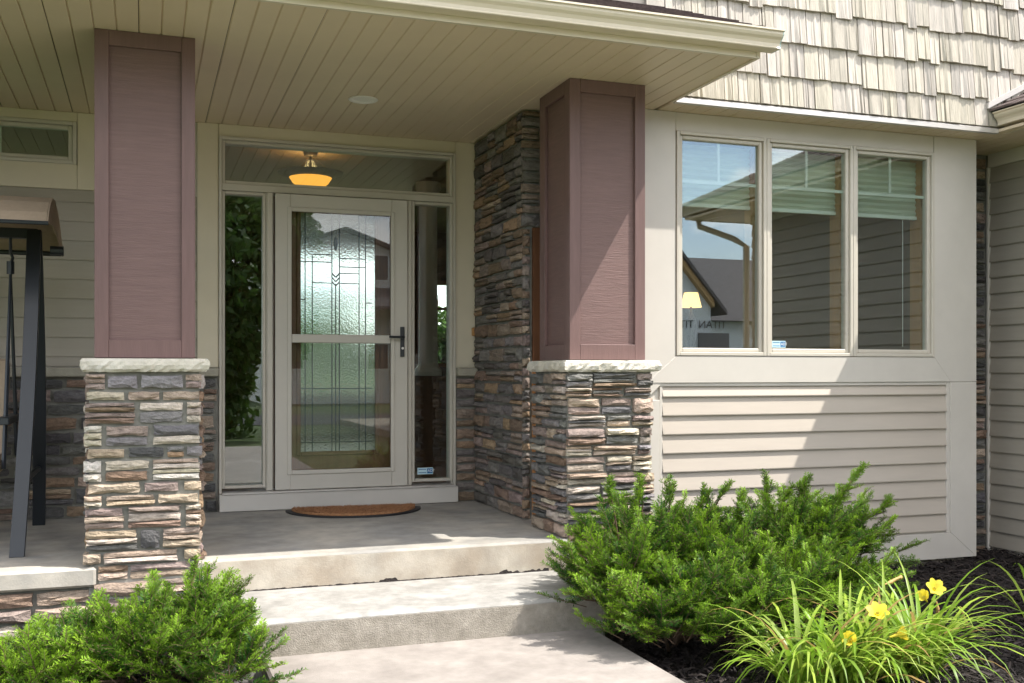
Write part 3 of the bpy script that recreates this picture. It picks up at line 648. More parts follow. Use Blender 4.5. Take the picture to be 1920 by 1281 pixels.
# ------------------------------------------------------------------ porch columns
def column(x0, x1, y0, label, pier_rows=None, seed=1):
    w = x1-x0; y1 = y0+0.475; xc = (x0+x1)/2
    C = thing('porch_column', label, 'column', (xc, (y0+y1)/2, 0), 'porch columns')
    t = 0.02; sw_ = 0.065; z0, z1 = 1.008, ZC-0.001
    MB().box(x0+t, x1-t, y0+t, y1-t, z0, z1).build('panel_core', M['column'], C)
    def face(u0, u1, mk):
        mk(u0, u0+sw_, z0, z1, 'stile'); mk(u1-sw_, u1, z0, z1, 'stile')
        mk(u0+sw_+0.0004, u1-sw_-0.0004, z0, z0+0.088, 'rail'); mk(u0+sw_+0.0004, u1-sw_-0.0004, z1-0.075, z1, 'rail')
    face(x0, x1, lambda a, b, c, d, n: MB().box(a, b, y0, y0+t-0.0004, c, d).build(n, M['column_v'], C, bevel=0.002))
    face(x0, x1, lambda a, b, c, d, n: MB().box(a, b, y1-t+0.0004, y1, c, d).build(n, M['column_v'], C, bevel=0.002))
    face(y0+t, y1-t, lambda a, b, c, d, n: MB().box(x0, x0+t-0.0004, a, b, c, d).build(n, M['column_v'], C, bevel=0.002))
    face(y0+t, y1-t, lambda a, b, c, d, n: MB().box(x1-t+0.0004, x1, a, b, c, d).build(n, M['column_v'], C, bevel=0.002))
    # crooked soffit trim around the top
    MB().ring(0, 0, 0, 0, 0, 0, 0)
    cp = MB(); r = random.Random(seed); cx0, cx1, cy0, cy1 = x0-0.068, x1+0.068, y0-0.085, y1+0.06
    nx = 26; rows = []
    def edge_pts(a, b, n): return [a+(b-a)*i/n for i in range(n+1)]
    per = [(q, cy0) for q in edge_pts(cx0, cx1, nx)]+[(cx1, q) for q in edge_pts(cy0, cy1, 18)[1:]]+[(q, cy1) for q in edge_pts(cx1, cx0, nx)[1:]]+[(cx0, q) for q in edge_pts(cy1, cy0, 18)[1:-1]]
    n = len(per); mx, my = (cx0+cx1)/2, (cy0+cy1)/2; lv = [0.940, 0.952, 0.972, 0.990, 1.004]; ins = [0.016, 0.004, 0.0, 0.002, 0.012]
    V = []
    for zz, i_ in zip(lv, ins):
        for (a, b) in per:
            k = i_+r.uniform(0, 0.012); d = Vector((a-mx, b-my)); L_ = max(abs(d.x)/(cx1-mx), abs(d.y)/(cy1-my))
            ux = d.x-math.copysign(min(k, abs(d.x)), d.x) if abs(abs(d.x)-(cx1-mx)) < 1e-4 else d.x
            uy = d.y-math.copysign(min(k, abs(d.y)), d.y) if abs(abs(d.y)-(cy1-my)) < 1e-4 else d.y
            V.append((mx+ux, my+uy, zz+r.uniform(-0.003, 0.003) if zz < 1.0 else zz))
    F = [(l*n+i, l*n+(i+1) % n, (l+1)*n+(i+1) % n, (l+1)*n+i) for l in range(4) for i in range(n)]
    F += [tuple(range(n))[::-1], tuple(4*n+i for i in range(n))]
    cp.add(V, F).build('cap_stone', M['cap'], C)
    px0, px1, py0, py1 = x0-0.035, x1+0.030, y0-0.045, y1+0.02
    pier = MB().box(px0+0.012, px1-0.012, py0+0.012, py1-0.012, -0.44, 0.939).build('pier', M['mortar'], C)
    return C, pier, (px0, px1, py0, py1)
CL, pl_, (a, b, c, d) = column(-0.230, 0.238, 5.415, 'mauve paneled porch column on sunlit tan stone pier beside the black swing')
def zz_(q): return 0.94-(q-697)*4.985/1945
def xx_(p): t = (p-960)/1945; return c*(0.3338+0.9426*t)/(0.9426-0.3338*t)
rowsL = [
 (700,730,[(160,199,[TAN,MAUVE,MAUVE]),(201,262,[GREY]),(264,346,[GREY]),(348,380,[TAN,MAUVE])]),
 (732,752,[(161,237,[CREAM]),(240,302,[TAN]),(305,379,[TAN])]),
 (754,795,[(158,257,[MAUVE,BROWN,MAUVE,BROWN]),(262,346,[CREAM,GREY]),(350,379,[CREAM,CREAM,CREAM])]),
 (797,837,[(157,193,[WHITE,CREAM,CREAM]),(198,282,[MAUVE,GREY]),(287,379,[SLATE,CREAM])]),
 (839,861,[(163,237,[TAN]),(241,312,[DARK]),(314,347,[GREY,ORANGE]),(350,382,[GREY])]),
 (863,904,[(156,193,[WHITE,WHITE]),(197,283,[CREAM,BROWN]),(286,379,[TAN,CREAM,CREAM,WHITE])]),
 (905,927,[(164,265,[TAN]),(270,338,[MAUVE]),(345,380,[TAN])]),
 (929,950,[(157,193,[TAN,CREAM]),(198,294,[MAUVE,TAN]),(296,374,[TAN])]),
 (952,994,[(158,235,[MAUVE,TAN,MAUVE]),(239,343,[MAUVE,CREAM,BROWN]),(348,380,[CREAM,BROWN,CREAM,TAN])]),
 (995,1035,[(160,262,[TAN,CREAM,SLATE]),(263,302,[DARK]),(305,380,[MAUVE,MAUVE,TAN])]),
 (1036,1060,[(155,192,[TAN]),(194,342,[TAN,CREAM]),(345,379,[TAN])]),
 (1061,1090,[(183,243,[BROWN,TAN]),(244,364,[MAUVE,TAN])]),
 (1092,1122,[(176,300,[TAN]),(302,372,[MAUVE,TAN])]),
 (1124,1165,[(170,260,[MAUVE,TAN]),(262,370,[TAN,MAUVE])]),
 (1167,1205,[(166,280,[TAN]),(282,372,[MAUVE])])]
for (y0_, y1_, bl) in rowsL:
    for (p0, p1, cs_) in bl:
        block(pl_, (xx_(p0), c+0.012, zz_(y1_)), 0, 0, 0, xx_(p1)-xx_(p0)-0.004, zz_(y0_)-zz_(y1_)-0.003, None, 0.018, 0.036, c=cs_, n=len(cs_))
fill(pl_, (b-0.012, c+0.03, 0.004), R(90), d-c-0.05, 0.93, PAL_SUN, None, 0.06, 0.11, 0.12, 0.3, d0=0.02, d1=0.04)
fill(pl_, (a+0.012, d-0.02, 0.004), R(-90), d-c-0.05, 0.93, PAL_SUN, None, 0.06, 0.11, 0.12, 0.3, d0=0.015, d1=0.03)
CR, pr_, (a, b, c, d) = column(2.270, 2.745, 5.43, 'mauve paneled porch column on stone pier against the bay window trim', seed=2)
fill(pr_, (a+0.012, c+0.012, -0.02), 0, b-a-0.024, 0.957, PAL_PIER, (1, 2, 2, 3), 0.055, 0.105, 0.14, 0.30, d0=0.022, d1=0.062, over=0.02)
fill(pr_, (a+0.012, d-0.012, 0.004), R(-90), d-c-0.03, 0.933, PAL_PIER, (1, 1, 2, 2, 3), 0.05, 0.10, 0.13, 0.30, d0=0.03, d1=0.06, over=0.012)
fill(pr_, (a+0.012, c+0.012, -0.44), 0, b-a-0.024, 0.41, PAL_SUN, None, 0.06, 0.11, 0.16, 0.32, d0=0.03, d1=0.06)
# plinth under the left end of the slab
PLN = thing('stone_plinth', 'tan stone plinth under the porch slab edge behind the low yew', 'stone wall', (-1.0, 5.45, -0.43))
pc_ = MB().box(-1.9, -0.19, 5.405, 5.6, -0.5, -0.095).build('wall_core', M['mortar'], PLN)
fill(pc_, (-1.88, 5.406, -0.45), 0, 1.66, 0.35, PAL_SUN, None, 0.07, 0.12, 0.14, 0.4, d0=0.03, d1=0.06)

# ------------------------------------------------------------------ doormat
DM = thing('doormat', 'half-round brown coir doormat with black rubber border below the front door', 'doormat', (1.34, 6.99, 0))
def half(rx, ry, y0, z0, z1, n=40):
    pts = [(math.cos(math.pi*i/n)*rx, y0-math.sin(math.pi*i/n)*ry) for i in range(n+1)]
    return MB().prism(pts, 'z', z0, z1)
rb = half(0.455, 0.42, 0.03, 0.001, 0.012).build('rubber_border', M['rubber'], None)
co = half(0.415, 0.375, 0.012, 0.0125, 0.027).build('coir_pile', M['coir'], None)
tf = np.random.default_rng(2); k = 9000
th_ = tf.uniform(0, math.pi, k); rr_ = np.sqrt(tf.uniform(0, 1, k)); cx_ = np.cos(th_)*rr_*0.41; cy_ = 0.010-np.sin(th_)*rr_*0.37
gap_ = (np.abs(np.sin(cx_*38+np.sin(cy_*30)*1.2)) < 0.18) | (np.abs(np.sin(cy_*46+np.cos(cx_*14))) < 0.13)
cx_, cy_ = cx_[~gap_], cy_[~gap_]; k = len(cx_)
bz = np.stack([cx_, cy_, np.full(k, 0.025)], 1); dr = np.stack([tf.normal(0, 0.004, k), tf.normal(0, 0.004, k), tf.uniform(0.008, 0.018, k)], 1)
sd_ = np.stack([tf.normal(0, 0.0022, k), tf.normal(0, 0.0022, k), np.zeros(k)], 1)
V = np.stack([bz-sd_, bz+sd_, bz+dr], 1).reshape(-1, 3)
tu = npmesh('coir_tufts', V, np.arange(len(V)).reshape(-1, 3), M['coir']); tu['kind'] = 'stuff'
for o in (rb, co, tu): o.parent = DM
DM.rotation_euler = (0, 0, R(-5))

# ------------------------------------------------------------------ porch swing
SWG = thing('porch_swing', 'black metal porch swing with tan canvas canopy beside the column', 'swing', (-1.35, 6.35, 0))
def leg(xb, yb, xt, yt, zt, w=0.072, t=0.03):
    m = MB(); n = 8; V = []
    for i in range(n+1):
        k = i/n; bow = 0.03*math.sin(math.pi*k); x = xb+(xt-xb)*k+bow*0.4; y = yb+(yt-yb)*k; z = zt*k
        V += [(x-w/2, y-t/2, z), (x+w/2, y-t/2, z), (x+w/2, y+t/2, z), (x-w/2, y+t/2, z)]
    F = [(4*i+a, 4*i+(a+1) % 4, 4*i+4+(a+1) % 4, 4*i+4+a) for i in range(n) for a in range(4)]+[(3, 2, 1, 0), (4*n, 4*n+1, 4*n+2, 4*n+3)]
    m.add(V, F).build('leg', M['black'], SWG, bevel=0.003)
for X_ in (-0.61, -2.45):
    leg(X_, 5.79, X_+0.03*(1 if X_ > -1 else -1), 6.33, 1.73); leg(X_, 6.95, X_+0.03*(1 if X_ > -1 else -1), 6.37, 1.73)
    MB().tube([(X_+0.01, 5.92, 0.36), (X_+0.01, 6.80, 0.36)], 0.018, 6).build('leg_brace', M['black'], SWG)
MB().box(-2.5, -0.56, 6.32, 6.38, 1.68, 1.735).build('top_bar', M['black'], SWG, bevel=0.004)
cpts = [(y_, z_+0.04) for y_, z_ in [(5.74, 1.655), (5.80, 1.715), (5.92, 1.785), (6.05, 1.828), (6.20, 1.838), (6.40, 1.80), (6.60, 1.72), (6.78, 1.62)]]
prof = cpts+[(y_, z_-0.008) for y_, z_ in cpts[::-1]]
cn = MB().prism(prof, 'x', -2.62, -0.47).build('canopy', M['canopy'], SWG)
val = cpts+[(6.70, 1.625), (6.35, 1.70), (6.05, 1.72), (5.80, 1.70)]
MB().prism(val, 'x', -0.468, -0.462).build('canopy_end', M['canopy'], SWG)
MB().tube([(-2.6, 5.735, 1.692), (-0.46, 5.735, 1.692)], 0.011, 8).build('canopy_rod', M['black'], SWG)
MB().tube([(-2.6, 6.77, 1.645), (-0.46, 6.77, 1.645)], 0.014, 8).build('canopy_rod', M['black'], SWG)
MB().tube([(-0.50, 6.36, 1.62), (-0.43, 6.36, 1.62)], 0.026, 10).build('tilt_knob', M['black'], SWG)
for X_ in (-0.70, -2.36):
    MB().tube([(X_, 6.34, 1.69), (X_, 6.34, 1.60), (X_+0.012, 6.34, 1.57), (X_, 6.34, 1.53)], 0.009, 6).build('hook', M['black'], SWG)
    MB().tube([(X_, 6.34, 1.55), (X_, 6.34, 1.48)], 0.020, 8).build('spring', M['black'], SWG)
    MB().tube([(X_, 6.34, 1.48), (X_-0.005, 6.18, 0.72), (X_-0.01, 6.12, 0.42)], [0.008, 0.013, 0.013], 6).build('hanger', M['black'], SWG)
    MB().tube([(X_, 6.34, 1.48), (X_+0.005, 6.52, 0.72), (X_+0.005, 6.58, 0.46)], [0.008, 0.012, 0.012], 6).build('hanger', M['black'], SWG)
    MB().box(X_-0.03, X_+0.03, 6.0, 6.6, 0.66, 0.70).build('armrest', M['black'], SWG, bevel=0.004)
MB().box(-2.33, -0.74, 5.98, 6.5, 0.38, 0.48).build('seat', M['canopy'], SWG, bevel=0.02)
MB().prism([(6.46, 0.45), (6.54, 0.44), (6.72, 1.0), (6.64, 1.02)], 'x', -2.33, -0.74).build('backrest', M['canopy'], SWG, bevel=0.02)

# ------------------------------------------------------------------ lamps inside
PL = thing('pendant_light', 'lit amber glass bowl light seen through the transom above the door', 'light', (1.28, 8.55, 2.74))
lx, ly = 1.28, 8.55
MB().lathe([(0.001, 2.415), (0.04, 2.42), (0.095, 2.442), (0.145, 2.483), (0.172, 2.525), (0.165, 2.527), (0.001, 2.47)], lx, ly, 28).build('glass_bowl', M['bowl'], PL, True)
MB().lathe([(0.176, 2.526), (0.265, 2.560), (0.268, 2.568), (0.17, 2.548), (0.16, 2.530), (0.176, 2.526)], lx, ly, 28).build('metal_rim', M['bronze'], PL, True)
MB().tube([(lx, ly, 2.53), (lx, ly, 2.735)], 0.011, 8).build('stem', M['bronze'], PL)
MB().lathe([(0.001, 2.70), (0.055, 2.705), (0.06, 2.738)], lx, ly, 16).build('ceiling_plate', M['bronze'], PL, True)
for k in range(3):
    an = 2.2+k*2.094; MB().tube([(lx+0.02*math.cos(an), ly+0.02*math.sin(an), 2.69), (lx+0.2*math.cos(an), ly+0.2*math.sin(an), 2.575)], 0.004, 5).build('stay_rod', M['bronze'], PL)
pt = bpy.data.lights.new('pendant_bulb', 'POINT'); pt.energy = 1.6; pt.color = (1, 0.62, 0.25); pt.shadow_soft_size = 0.05
pto = bpy.data.objects.new('pendant_bulb', pt); col.objects.link(pto); pto.location = (lx, ly, 2.62)
adopt(pto, PL)
TB = thing('side_table', 'tall dark wood console table inside the bay window room', 'table', (3.82, 7.6, 0.10))
MB().box(3.55, 4.1, 7.35, 7.85, 1.12, 1.16).build('table_top', M['wood'], TB, bevel=0.005)
for (a_, b_) in ((3.58, 7.38), (4.03, 7.38), (3.58, 7.78), (4.03, 7.78)): MB().box(a_, a_+0.04, b_, b_+0.04, 0.101, 1.119).build('leg', M['wood'], TB)
TL = thing('table_lamp', 'lit table lamp with orange shade on the table inside the bay window', 'lamp', (3.82, 7.6, 0.76))
MB().lathe([(0.001, 0.761), (0.08, 0.762), (0.08, 0.775), (0.03, 0.80), (0.05, 0.90), (0.07, 1.02), (0.05, 1.12), (0.015, 1.18), (0.012, 1.27)], 3.82, 7.6, 18).build('lamp_base', M['bronze'], TL, True)
MB().lathe([(0.075, 1.40), (0.115, 1.24), (0.112, 1.24), (0.072, 1.40)], 3.82, 7.6, 24).build('lamp_shade', M['shade_lit'], TL, True)

TB.location += Vector((1.79, 2.4, 0)); TL.location += Vector((1.79, 2.4, 0.40))
# ------------------------------------------------------------------ yews
def needles_for(P0, D, ln, up, sp, r, tint, nl):
    """needles on both sides of straight twigs: arrays P0,D (n,3), ln (n)"""
    out = []; tt = []
    for p, d, l, u, t in zip(P0, D, ln, up, tint):
        k = max(4, int(l/sp)); s_ = (np.arange(k)+0.5)/k
        side = np.cross(d, u); side /= np.linalg.norm(side)+1e-9; u2 = np.cross(side, d)
        for sg in (-1, 1):
            kk = len(s_); roll = r.normal(0.25, 0.45, kk)
            a = side*sg*np.cos(roll)[:, None]+u2*np.sin(roll)[:, None]
            nd = a*0.82+d*r.uniform(0.35, 0.75, kk)[:, None]; nd /= np.linalg.norm(nd, axis=1)[:, None]
            L_ = nl*r.uniform(0.75, 1.15, kk)*np.clip(1.25-s_*0.55, 0, 1)
            b = p+d*(s_*l)[:, None]; wv = np.cross(nd, u2+side*0.2); wv /= np.linalg.norm(wv, axis=1)[:, None]+1e-9; wv = wv*0.0026
            q = np.stack([b, b+nd*(L_*0.45)[:, None]+wv, b+nd*L_[:, None], b+nd*(L_*0.45)[:, None]-wv], 1)
            out.append(q.reshape(-1, 3)); tt.append(np.repeat(np.clip(t+0.45*(s_**2)+r.normal(0, 0.06, kk), 0, 1), 4))
    return out, tt
def yew(name_label, lobes, leaders, base, nshoot, seed):
    r = np.random.default_rng(seed); Y = thing('yew_shrub', name_label, 'shrub', base, 'yew shrubs by the steps')
    Vn, Tn = [], []; st = MB()
    def shoot(p, d, l, tint, ntw):
        d = d/np.linalg.norm(d); up = np.array((0, 0, 1.0))+r.normal(0, 0.25, 3)
        n_, t_ = needles_for([p], [d], [l], [up], 0.0054, r, [tint], 0.027); Vn.extend(n_); Tn.extend(t_)
        st.tube([p-d*0.05, p+d*l*0.97], [0.0028, 0.0012], 3)
        side = np.cross(d, up); side /= np.linalg.norm(side)
        P, D, Ln, U, T = [], [], [], [], []
        for k in range(ntw):
            s_ = 0.08+0.72*k/max(1, ntw-1); sg = 1 if k % 2 else -1
            dd = d*0.75+side*sg*r.uniform(0.5, 0.9)+r.normal(0, 0.18, 3)+np.array((0, 0, 0.12)); dd /= np.linalg.norm(dd)
            P.append(p+d*l*s_); D.append(dd); Ln.append(l*r.uniform(0.32, 0.55)*(1.1-0.55*s_)); U.append(up+r.normal(0, 0.2, 3)); T.append(tint+r.normal(0, 0.08))
        n_, t_ = needles_for(P, D, Ln, U, 0.0056, r, T, 0.025); Vn.extend(n_); Tn.extend(t_)
        for a_, b_, c_ in zip(P, D, Ln): st.tube([a_, a_+b_*c_*0.95], [0.0018, 0.0009], 3)
    vol = np.array([l[3]*l[4]*l[5] for l in lobes])**0.7; vol /= vol.sum()
    for k in range(nshoot):
        c = lobes[r.choice(len(lobes), p=vol)]; v = r.normal(0, 1, 3); v /= np.linalg.norm(v)
        if v[2] < -0.35: v[2] = -v[2]*0.5
        lump = 0.76+0.30*math.sin(v[0]*5.1+seed)*math.cos(v[1]*4.3+v[2]*3.7+seed*2)+r.normal(0, 0.05)
        f = (r.uniform(0.12, 1.0)**0.42)*lump
        p = np.array(c[:3])+v*np.array(c[3:6])*f
        if p[2] < -0.40: continue
        d = v*np.array((1, 1, 0.8))+np.array((0, 0, 0.45))+r.normal(0, 0.32, 3)
        shoot(p, d, r.uniform(0.10, 0.23), r.choice((0.0, 0.05, 0.12, 0.3, 0.5, 0.65)), r.integers(5, 9))
    for (p0, p1) in leaders:
        p0 = np.array(p0, float); p1 = np.array(p1, float); D = p1-p0; Lg = np.linalg.norm(D); n = max(3, int(Lg/0.055))
        for i in range(n):
            s_ = i/n; d = D/Lg*0.8+r.normal(0, 0.36, 3)*(1-s_*0.6)+np.array((0, 0, 0.15))
            shoot(p0+D*s_, d, r.uniform(0.09, 0.15)*(1.1-0.35*s_), r.uniform(0.1, 0.55), 6)
        shoot(p1-D/Lg*0.10, D+r.normal(0, 0.05, 3), 0.13, 0.4, 6)
        st.tube([p0, (p0+p1)/2+r.normal(0, 0.01, 3), p1], [0.006, 0.004, 0.002], 5)
    V = np.concatenate(Vn); T = np.concatenate(Tn)
    f_ = npmesh('foliage', V, np.arange(len(V)).reshape(-1, 4), M['needle'], Y, {'tint': T}); f_['kind'] = 'stuff'
    b = np.array(base)
    for k in range(9):
        c = lobes[k % len(lobes)]; e = np.array(c[:3])+r.normal(0, 0.45, 3)*np.array(c[3:6]); e[2] = max(e[2], c[2])
        st.tube([b+r.normal(0, 0.03, 3)*[1, 1, 0]-[0, 0, 0.03], (b+e)/2+r.normal(0, 0.04, 3), e], [0.016, 0.010, 0.004], 6)
    st.build('stems', M['bark'], Y)
    return Y
yew('broad green yew shrub overhanging the steps below the stone pier',
    [(2.46, 4.74, -0.06, 0.50, 0.46, 0.30), (2.22, 4.62, -0.12, 0.34, 0.34, 0.26), (2.74, 4.66, -0.10, 0.38, 0.40, 0.30), (2.5, 4.35, -0.20, 0.46, 0.34, 0.22), (2.38, 4.22, -0.27, 0.36, 0.30, 0.16), (2.75, 4.28, -0.25, 0.36, 0.32, 0.20), (2.20, 4.28, -0.24, 0.26, 0.30, 0.18)],
    [((2.30, 4.85, 0.05), (2.26, 4.88, 0.36)), ((2.45, 4.9, 0.10), (2.44, 4.9, 0.37)), ((2.58, 4.85, 0.10), (2.60, 4.85, 0.35)), ((2.15, 4.7, 0.0), (2.0, 4.72, 0.18)), ((2.12, 4.6, -0.1), (1.90, 4.60, 0.05)),
     ((2.75, 4.8, 0.08), (2.93, 4.85, 0.33)), ((2.05, 4.5, -0.15), (1.86, 4.42, -0.08)), ((2.66, 4.75, 0.1), (2.76, 4.78, 0.30))], (2.47, 4.68, -0.43), 800, 11)
yew('spreading green yew shrub in front of the bay window siding',
    [(3.40, 4.98, -0.08, 0.46, 0.42, 0.30), (3.72, 5.05, -0.10, 0.38, 0.36, 0.30), (3.14, 4.95, -0.16, 0.32, 0.34, 0.24), (3.12, 4.55, -0.20, 0.42, 0.36, 0.22), (3.5, 4.65, -0.24, 0.36, 0.34, 0.19)],
    [((3.72, 5.1, 0.08), (4.02, 5.12, 0.36)), ((3.85, 5.1, -0.02), (4.24, 5.12, 0.15)), ((3.55, 5.1, 0.1), (3.62, 5.12, 0.30)), ((3.25, 5.0, 0.1), (3.30, 5.0, 0.34)), ((3.35, 5.0, 0.1), (3.44, 5.02, 0.28)),
     ((3.9, 5.05, -0.1), (4.15, 5.05, -0.02)), ((3.75, 5.05, 0.05), (3.86, 5.08, 0.26)), ((3.05, 4.95, 0.05), (3.08, 4.95, 0.26))], (3.47, 5.0, -0.43), 560, 12)
yew('low green yew shrub in front of the sunlit stone pier and plinth',
    [(0.02, 4.55, -0.26, 0.42, 0.40, 0.22), (0.22, 4.66, -0.22, 0.24, 0.30, 0.20), (-0.42, 4.52, -0.34, 0.40, 0.36, 0.17), (-0.85, 4.55, -0.36, 0.40, 0.36, 0.15), (0.30, 4.42, -0.31, 0.20, 0.26, 0.12)],
    [((0.15, 4.8, -0.15), (0.23, 4.92, 0.08)), ((0.28, 4.7, -0.15), (0.40, 4.78, -0.01)), ((0.05, 4.75, -0.15), (0.04, 4.85, 0.03)), ((0.30, 4.6, -0.2), (0.42, 4.60, -0.13)), ((-0.15, 4.65, -0.2), (-0.2, 4.72, -0.06)),
     ((-0.6, 4.6, -0.28), (-0.66, 4.66, -0.14)), ((-0.35, 4.6, -0.25), (-0.38, 4.66, -0.12))], (0.0, 4.55, -0.43), 600, 13)

# ------------------------------------------------------------------ daylilies
def leaf_mesh(k):
    r = random.Random(700+k); n = 9; V = []; a0 = R(r.uniform(48, 80)); bend = r.uniform(1.3, 2.7); w0 = r.uniform(0.018, 0.026)
    y = z = 0.0; a = a0; tw = r.uniform(-0.4, 0.4)
    for i in range(n+1):
        s_ = i/n; w = w0*(0.55+0.9*s_ if s_ < 0.4 else 0.91)*(1-max(0, s_-0.45)/0.55)**0.7+0.0006
        side = tw*s_*s_*0.15
        V += [(-w/2+side, y, z+0.004*(1-s_)), (side, y+0.002, z-0.002*(1-s_)), (w/2+side, y, z+0.004*(1-s_))]
        y += math.cos(a)/n; z += math.sin(a)/n; a -= bend/n*(0.4+1.4*s_)
    F = []
    for i in range(n):
        for q in (0, 1): F.append((3*i+q, 3*i+q+1, 3*i+q+4, 3*i+q+3))
    m = MB(); m.v = V; m.f = F; me = m.mesh('leaf'); me.materials.append(M['lily']); me.polygons.foreach_set('use_smooth', [True]*len(F)); return me
LEAVES = [leaf_mesh(k) for k in range(14)]
r5 = random.Random(21)
def daylily(label, crowns, nleaf, base):
    Dl = thing('daylily', label, 'plant', base, 'daylilies in the mulch bed')
    for k in range(nleaf):
        cx, cy, rad = r5.choice(crowns); az = r5.uniform(0, 2*math.pi)
        o = bpy.data.objects.new('leaf', r5.choice(LEAVES)); col.objects.link(o)
        o.location = (cx+math.cos(az)*r5.uniform(0, rad), cy+math.sin(az)*r5.uniform(0, rad), -0.44)
        o.rotation_euler = (r5.uniform(-0.12, 0.22), 0, az-math.pi/2+r5.uniform(-0.5, 0.5)); l = r5.uniform(0.36, 0.70); o.scale = (r5.uniform(0.8, 1.15), l, l)
        c = r5.random(); q = r5.uniform(0.8, 1.2)
        o.color = ((0.19*q, 0.33*q, 0.03, 1) if c < 0.58 else (0.33*q, 0.45*q, 0.07, 1) if c < 0.92 else (0.40, 0.27, 0.10, 1)); adopt(o, Dl)
    return Dl
DL = daylily('clump of arching daylily leaves with yellow flowers in front of the mulch', [(2.86, 3.76, 0.12), (3.10, 3.82, 0.12), (2.64, 3.74, 0.10), (3.30, 3.80, 0.08)], 400, (2.95, 3.78, -0.44))
daylily('few grassy daylily leaves at the edge of dark mulch by the wing', [(4.55, 4.35, 0.05)], 14, (4.55, 4.35, -0.44))
def petal_mesh(open_):
    m = MB(); n = 5; V = []
    for i in range(n+1):
        s_ = i/n; w = 0.019*math.sin(math.pi*min(1, 0.12+s_*0.80))+0.001; rr = 0.006+0.042*s_*open_; z = 0.05*s_*(1-0.45*open_*s_)
        V += [(-w, rr, z+0.004), (0, rr, z), (w, rr, z+0.004)]
    F = [(3*i+q, 3*i+q+1, 3*i+q+4, 3*i+q+3) for i in range(n) for q in (0, 1)]
    m.add(V, F); me = m.mesh('petal'); me.materials.append(M['petal']); me.polygons.foreach_set('use_smooth', [True]*len(F)); return me
PET = [petal_mesh(1.0), petal_mesh(0.6)]
def flower(pos, dirv, base, openk=0, wilt=False):
    pos = Vector(pos); d = Vector(dirv).normalized(); st = MB(); b = Vector(base)
    st.tube([b, b.lerp(pos, 0.6)+Vector((0, 0, 0.05)), pos-d*0.03], [0.0045, 0.004, 0.003], 6)
    stk = st.build('flower_stalk', M['lily'], DL, True); stk.color = (0.17, 0.27, 0.05, 1)
    rot = d.to_track_quat('Z', 'Y')
    c = MB().lathe([(0.003, -0.03), (0.006, -0.01), (0.010, 0.012), (0.0095, 0.014), (0.001, -0.02)], 0, 0, 8).build('flower', M['petal'], DL, True)
    c.matrix_parent_inverse = Matrix.Identity(4); c.location = pos-Vector(DL.location); c.rotation_euler = rot.to_euler()
    if wilt:
        c.data.materials[0] = M['wilt']
        w = MB().tube([(0, 0, 0), (0.004, 0, 0.03), (0.002, 0.004, 0.065), (0.01, 0, 0.075)], [0.007, 0.009, 0.006, 0.011], 7).build('wilted_petals', M['wilt'], None, True); w.parent = c
        return
    for k in range(6):
        o = bpy.data.objects.new('petal', PET[openk]); col.objects.link(o); o.parent = c; o.rotation_euler = (0, 0, k*math.pi/3+0.2)
        s_ = 1.0 if k % 2 else 0.85; o.scale = (s_, 1, 1)
flower((3.60, 4.05, -0.115), (-0.2, -0.75, 0.65), (3.30, 4.05, -0.44)); flower((3.53, 4.03, -0.150), (-0.7, -0.3, 0.6), (3.30, 4.03, -0.44), 1)
flower((2.88, 3.57, -0.075), (-0.3, -0.5, 0.8), (2.86, 3.76, -0.44)); flower((2.97, 3.56, -0.165), (0.9, -0.4, 0.3), (2.90, 3.76, -0.44), 1); flower((2.74, 3.56, -0.17), (-0.6, -0.5, 0.5), (2.80, 3.74, -0.44), 1)
flower((3.38, 4.10, -0.075), (0.95, 0.0, 0.25), (3.22, 4.05, -0.44), 0, True); flower((3.62, 4.05, -0.20), (0.2, 0.0, -1), (3.32, 4.05, -0.44), 0, True)
flower((3.80, 4.08, -0.245), (0.4, 0.0, -0.9), (3.42, 4.0, -0.44), 0, True)

# ------------------------------------------------------------------ surroundings (seen in reflections and through the house)
def tree(label, loc, h, rx, rz, nl, seed, zc=None, group='trees around the house', ls=0.10):
    r = np.random.default_rng(seed); T = thing('tree', label, 'tree', loc, group); b = np.array(loc); zc = zc or h*0.62
    t = MB(); t.tube([b, b+[0.05, 0.02, h*0.3], b+[0, 0.05, h*0.6], b+[0.05, 0, h*0.92]], [0.16, 0.12, 0.08, 0.02], 8)
    V, TT = [], []
    nb = 26
    for k in range(nb):
        v = r.normal(0, 1, 3); v /= np.linalg.norm(v); c = b+[0, 0, zc]+v*np.array((rx, rx, rz))*r.uniform(0.35, 0.85)
        t.tube([b+[0, 0, max(h*0.2, c[2]-b[2]-0.9)], (b+[0, 0, zc]+c)/2, c], [0.05, 0.035, 0.012], 5)
        m_ = nl//nb; u = r.normal(0, 1, (m_, 3)); u /= np.linalg.norm(u, axis=1)[:, None]
        P = c+u*(r.uniform(0.1, 1, (m_, 1))**0.5)*np.array((rx, rx, rz))*r.uniform(0.28, 0.45)
        a = r.normal(0, 1, (m_, 3)); a /= np.linalg.norm(a, axis=1)[:, None]; q = np.cross(a, r.normal(0, 1, (m_, 3))); q /= np.linalg.norm(q, axis=1)[:, None]
        s_ = ls*r.uniform(0.6, 1.2, (m_, 1))
        V.append(np.stack([P-a*s_, P+q*s_*0.45, P+a*s_, P-q*s_*0.45], 1).reshape(-1, 3)); TT.append(np.repeat(np.clip(r.uniform(0, 1)*0.5+r.uniform(0, 0.5, m_), 0, 1), 4))
    V = np.concatenate(V); cr = npmesh('crown', V, np.arange(len(V)).reshape(-1, 4), M['leaf'], T, {'tint': np.concatenate(TT)}); cr['kind'] = 'stuff'
    t.build('trunk', M['bark'], T)
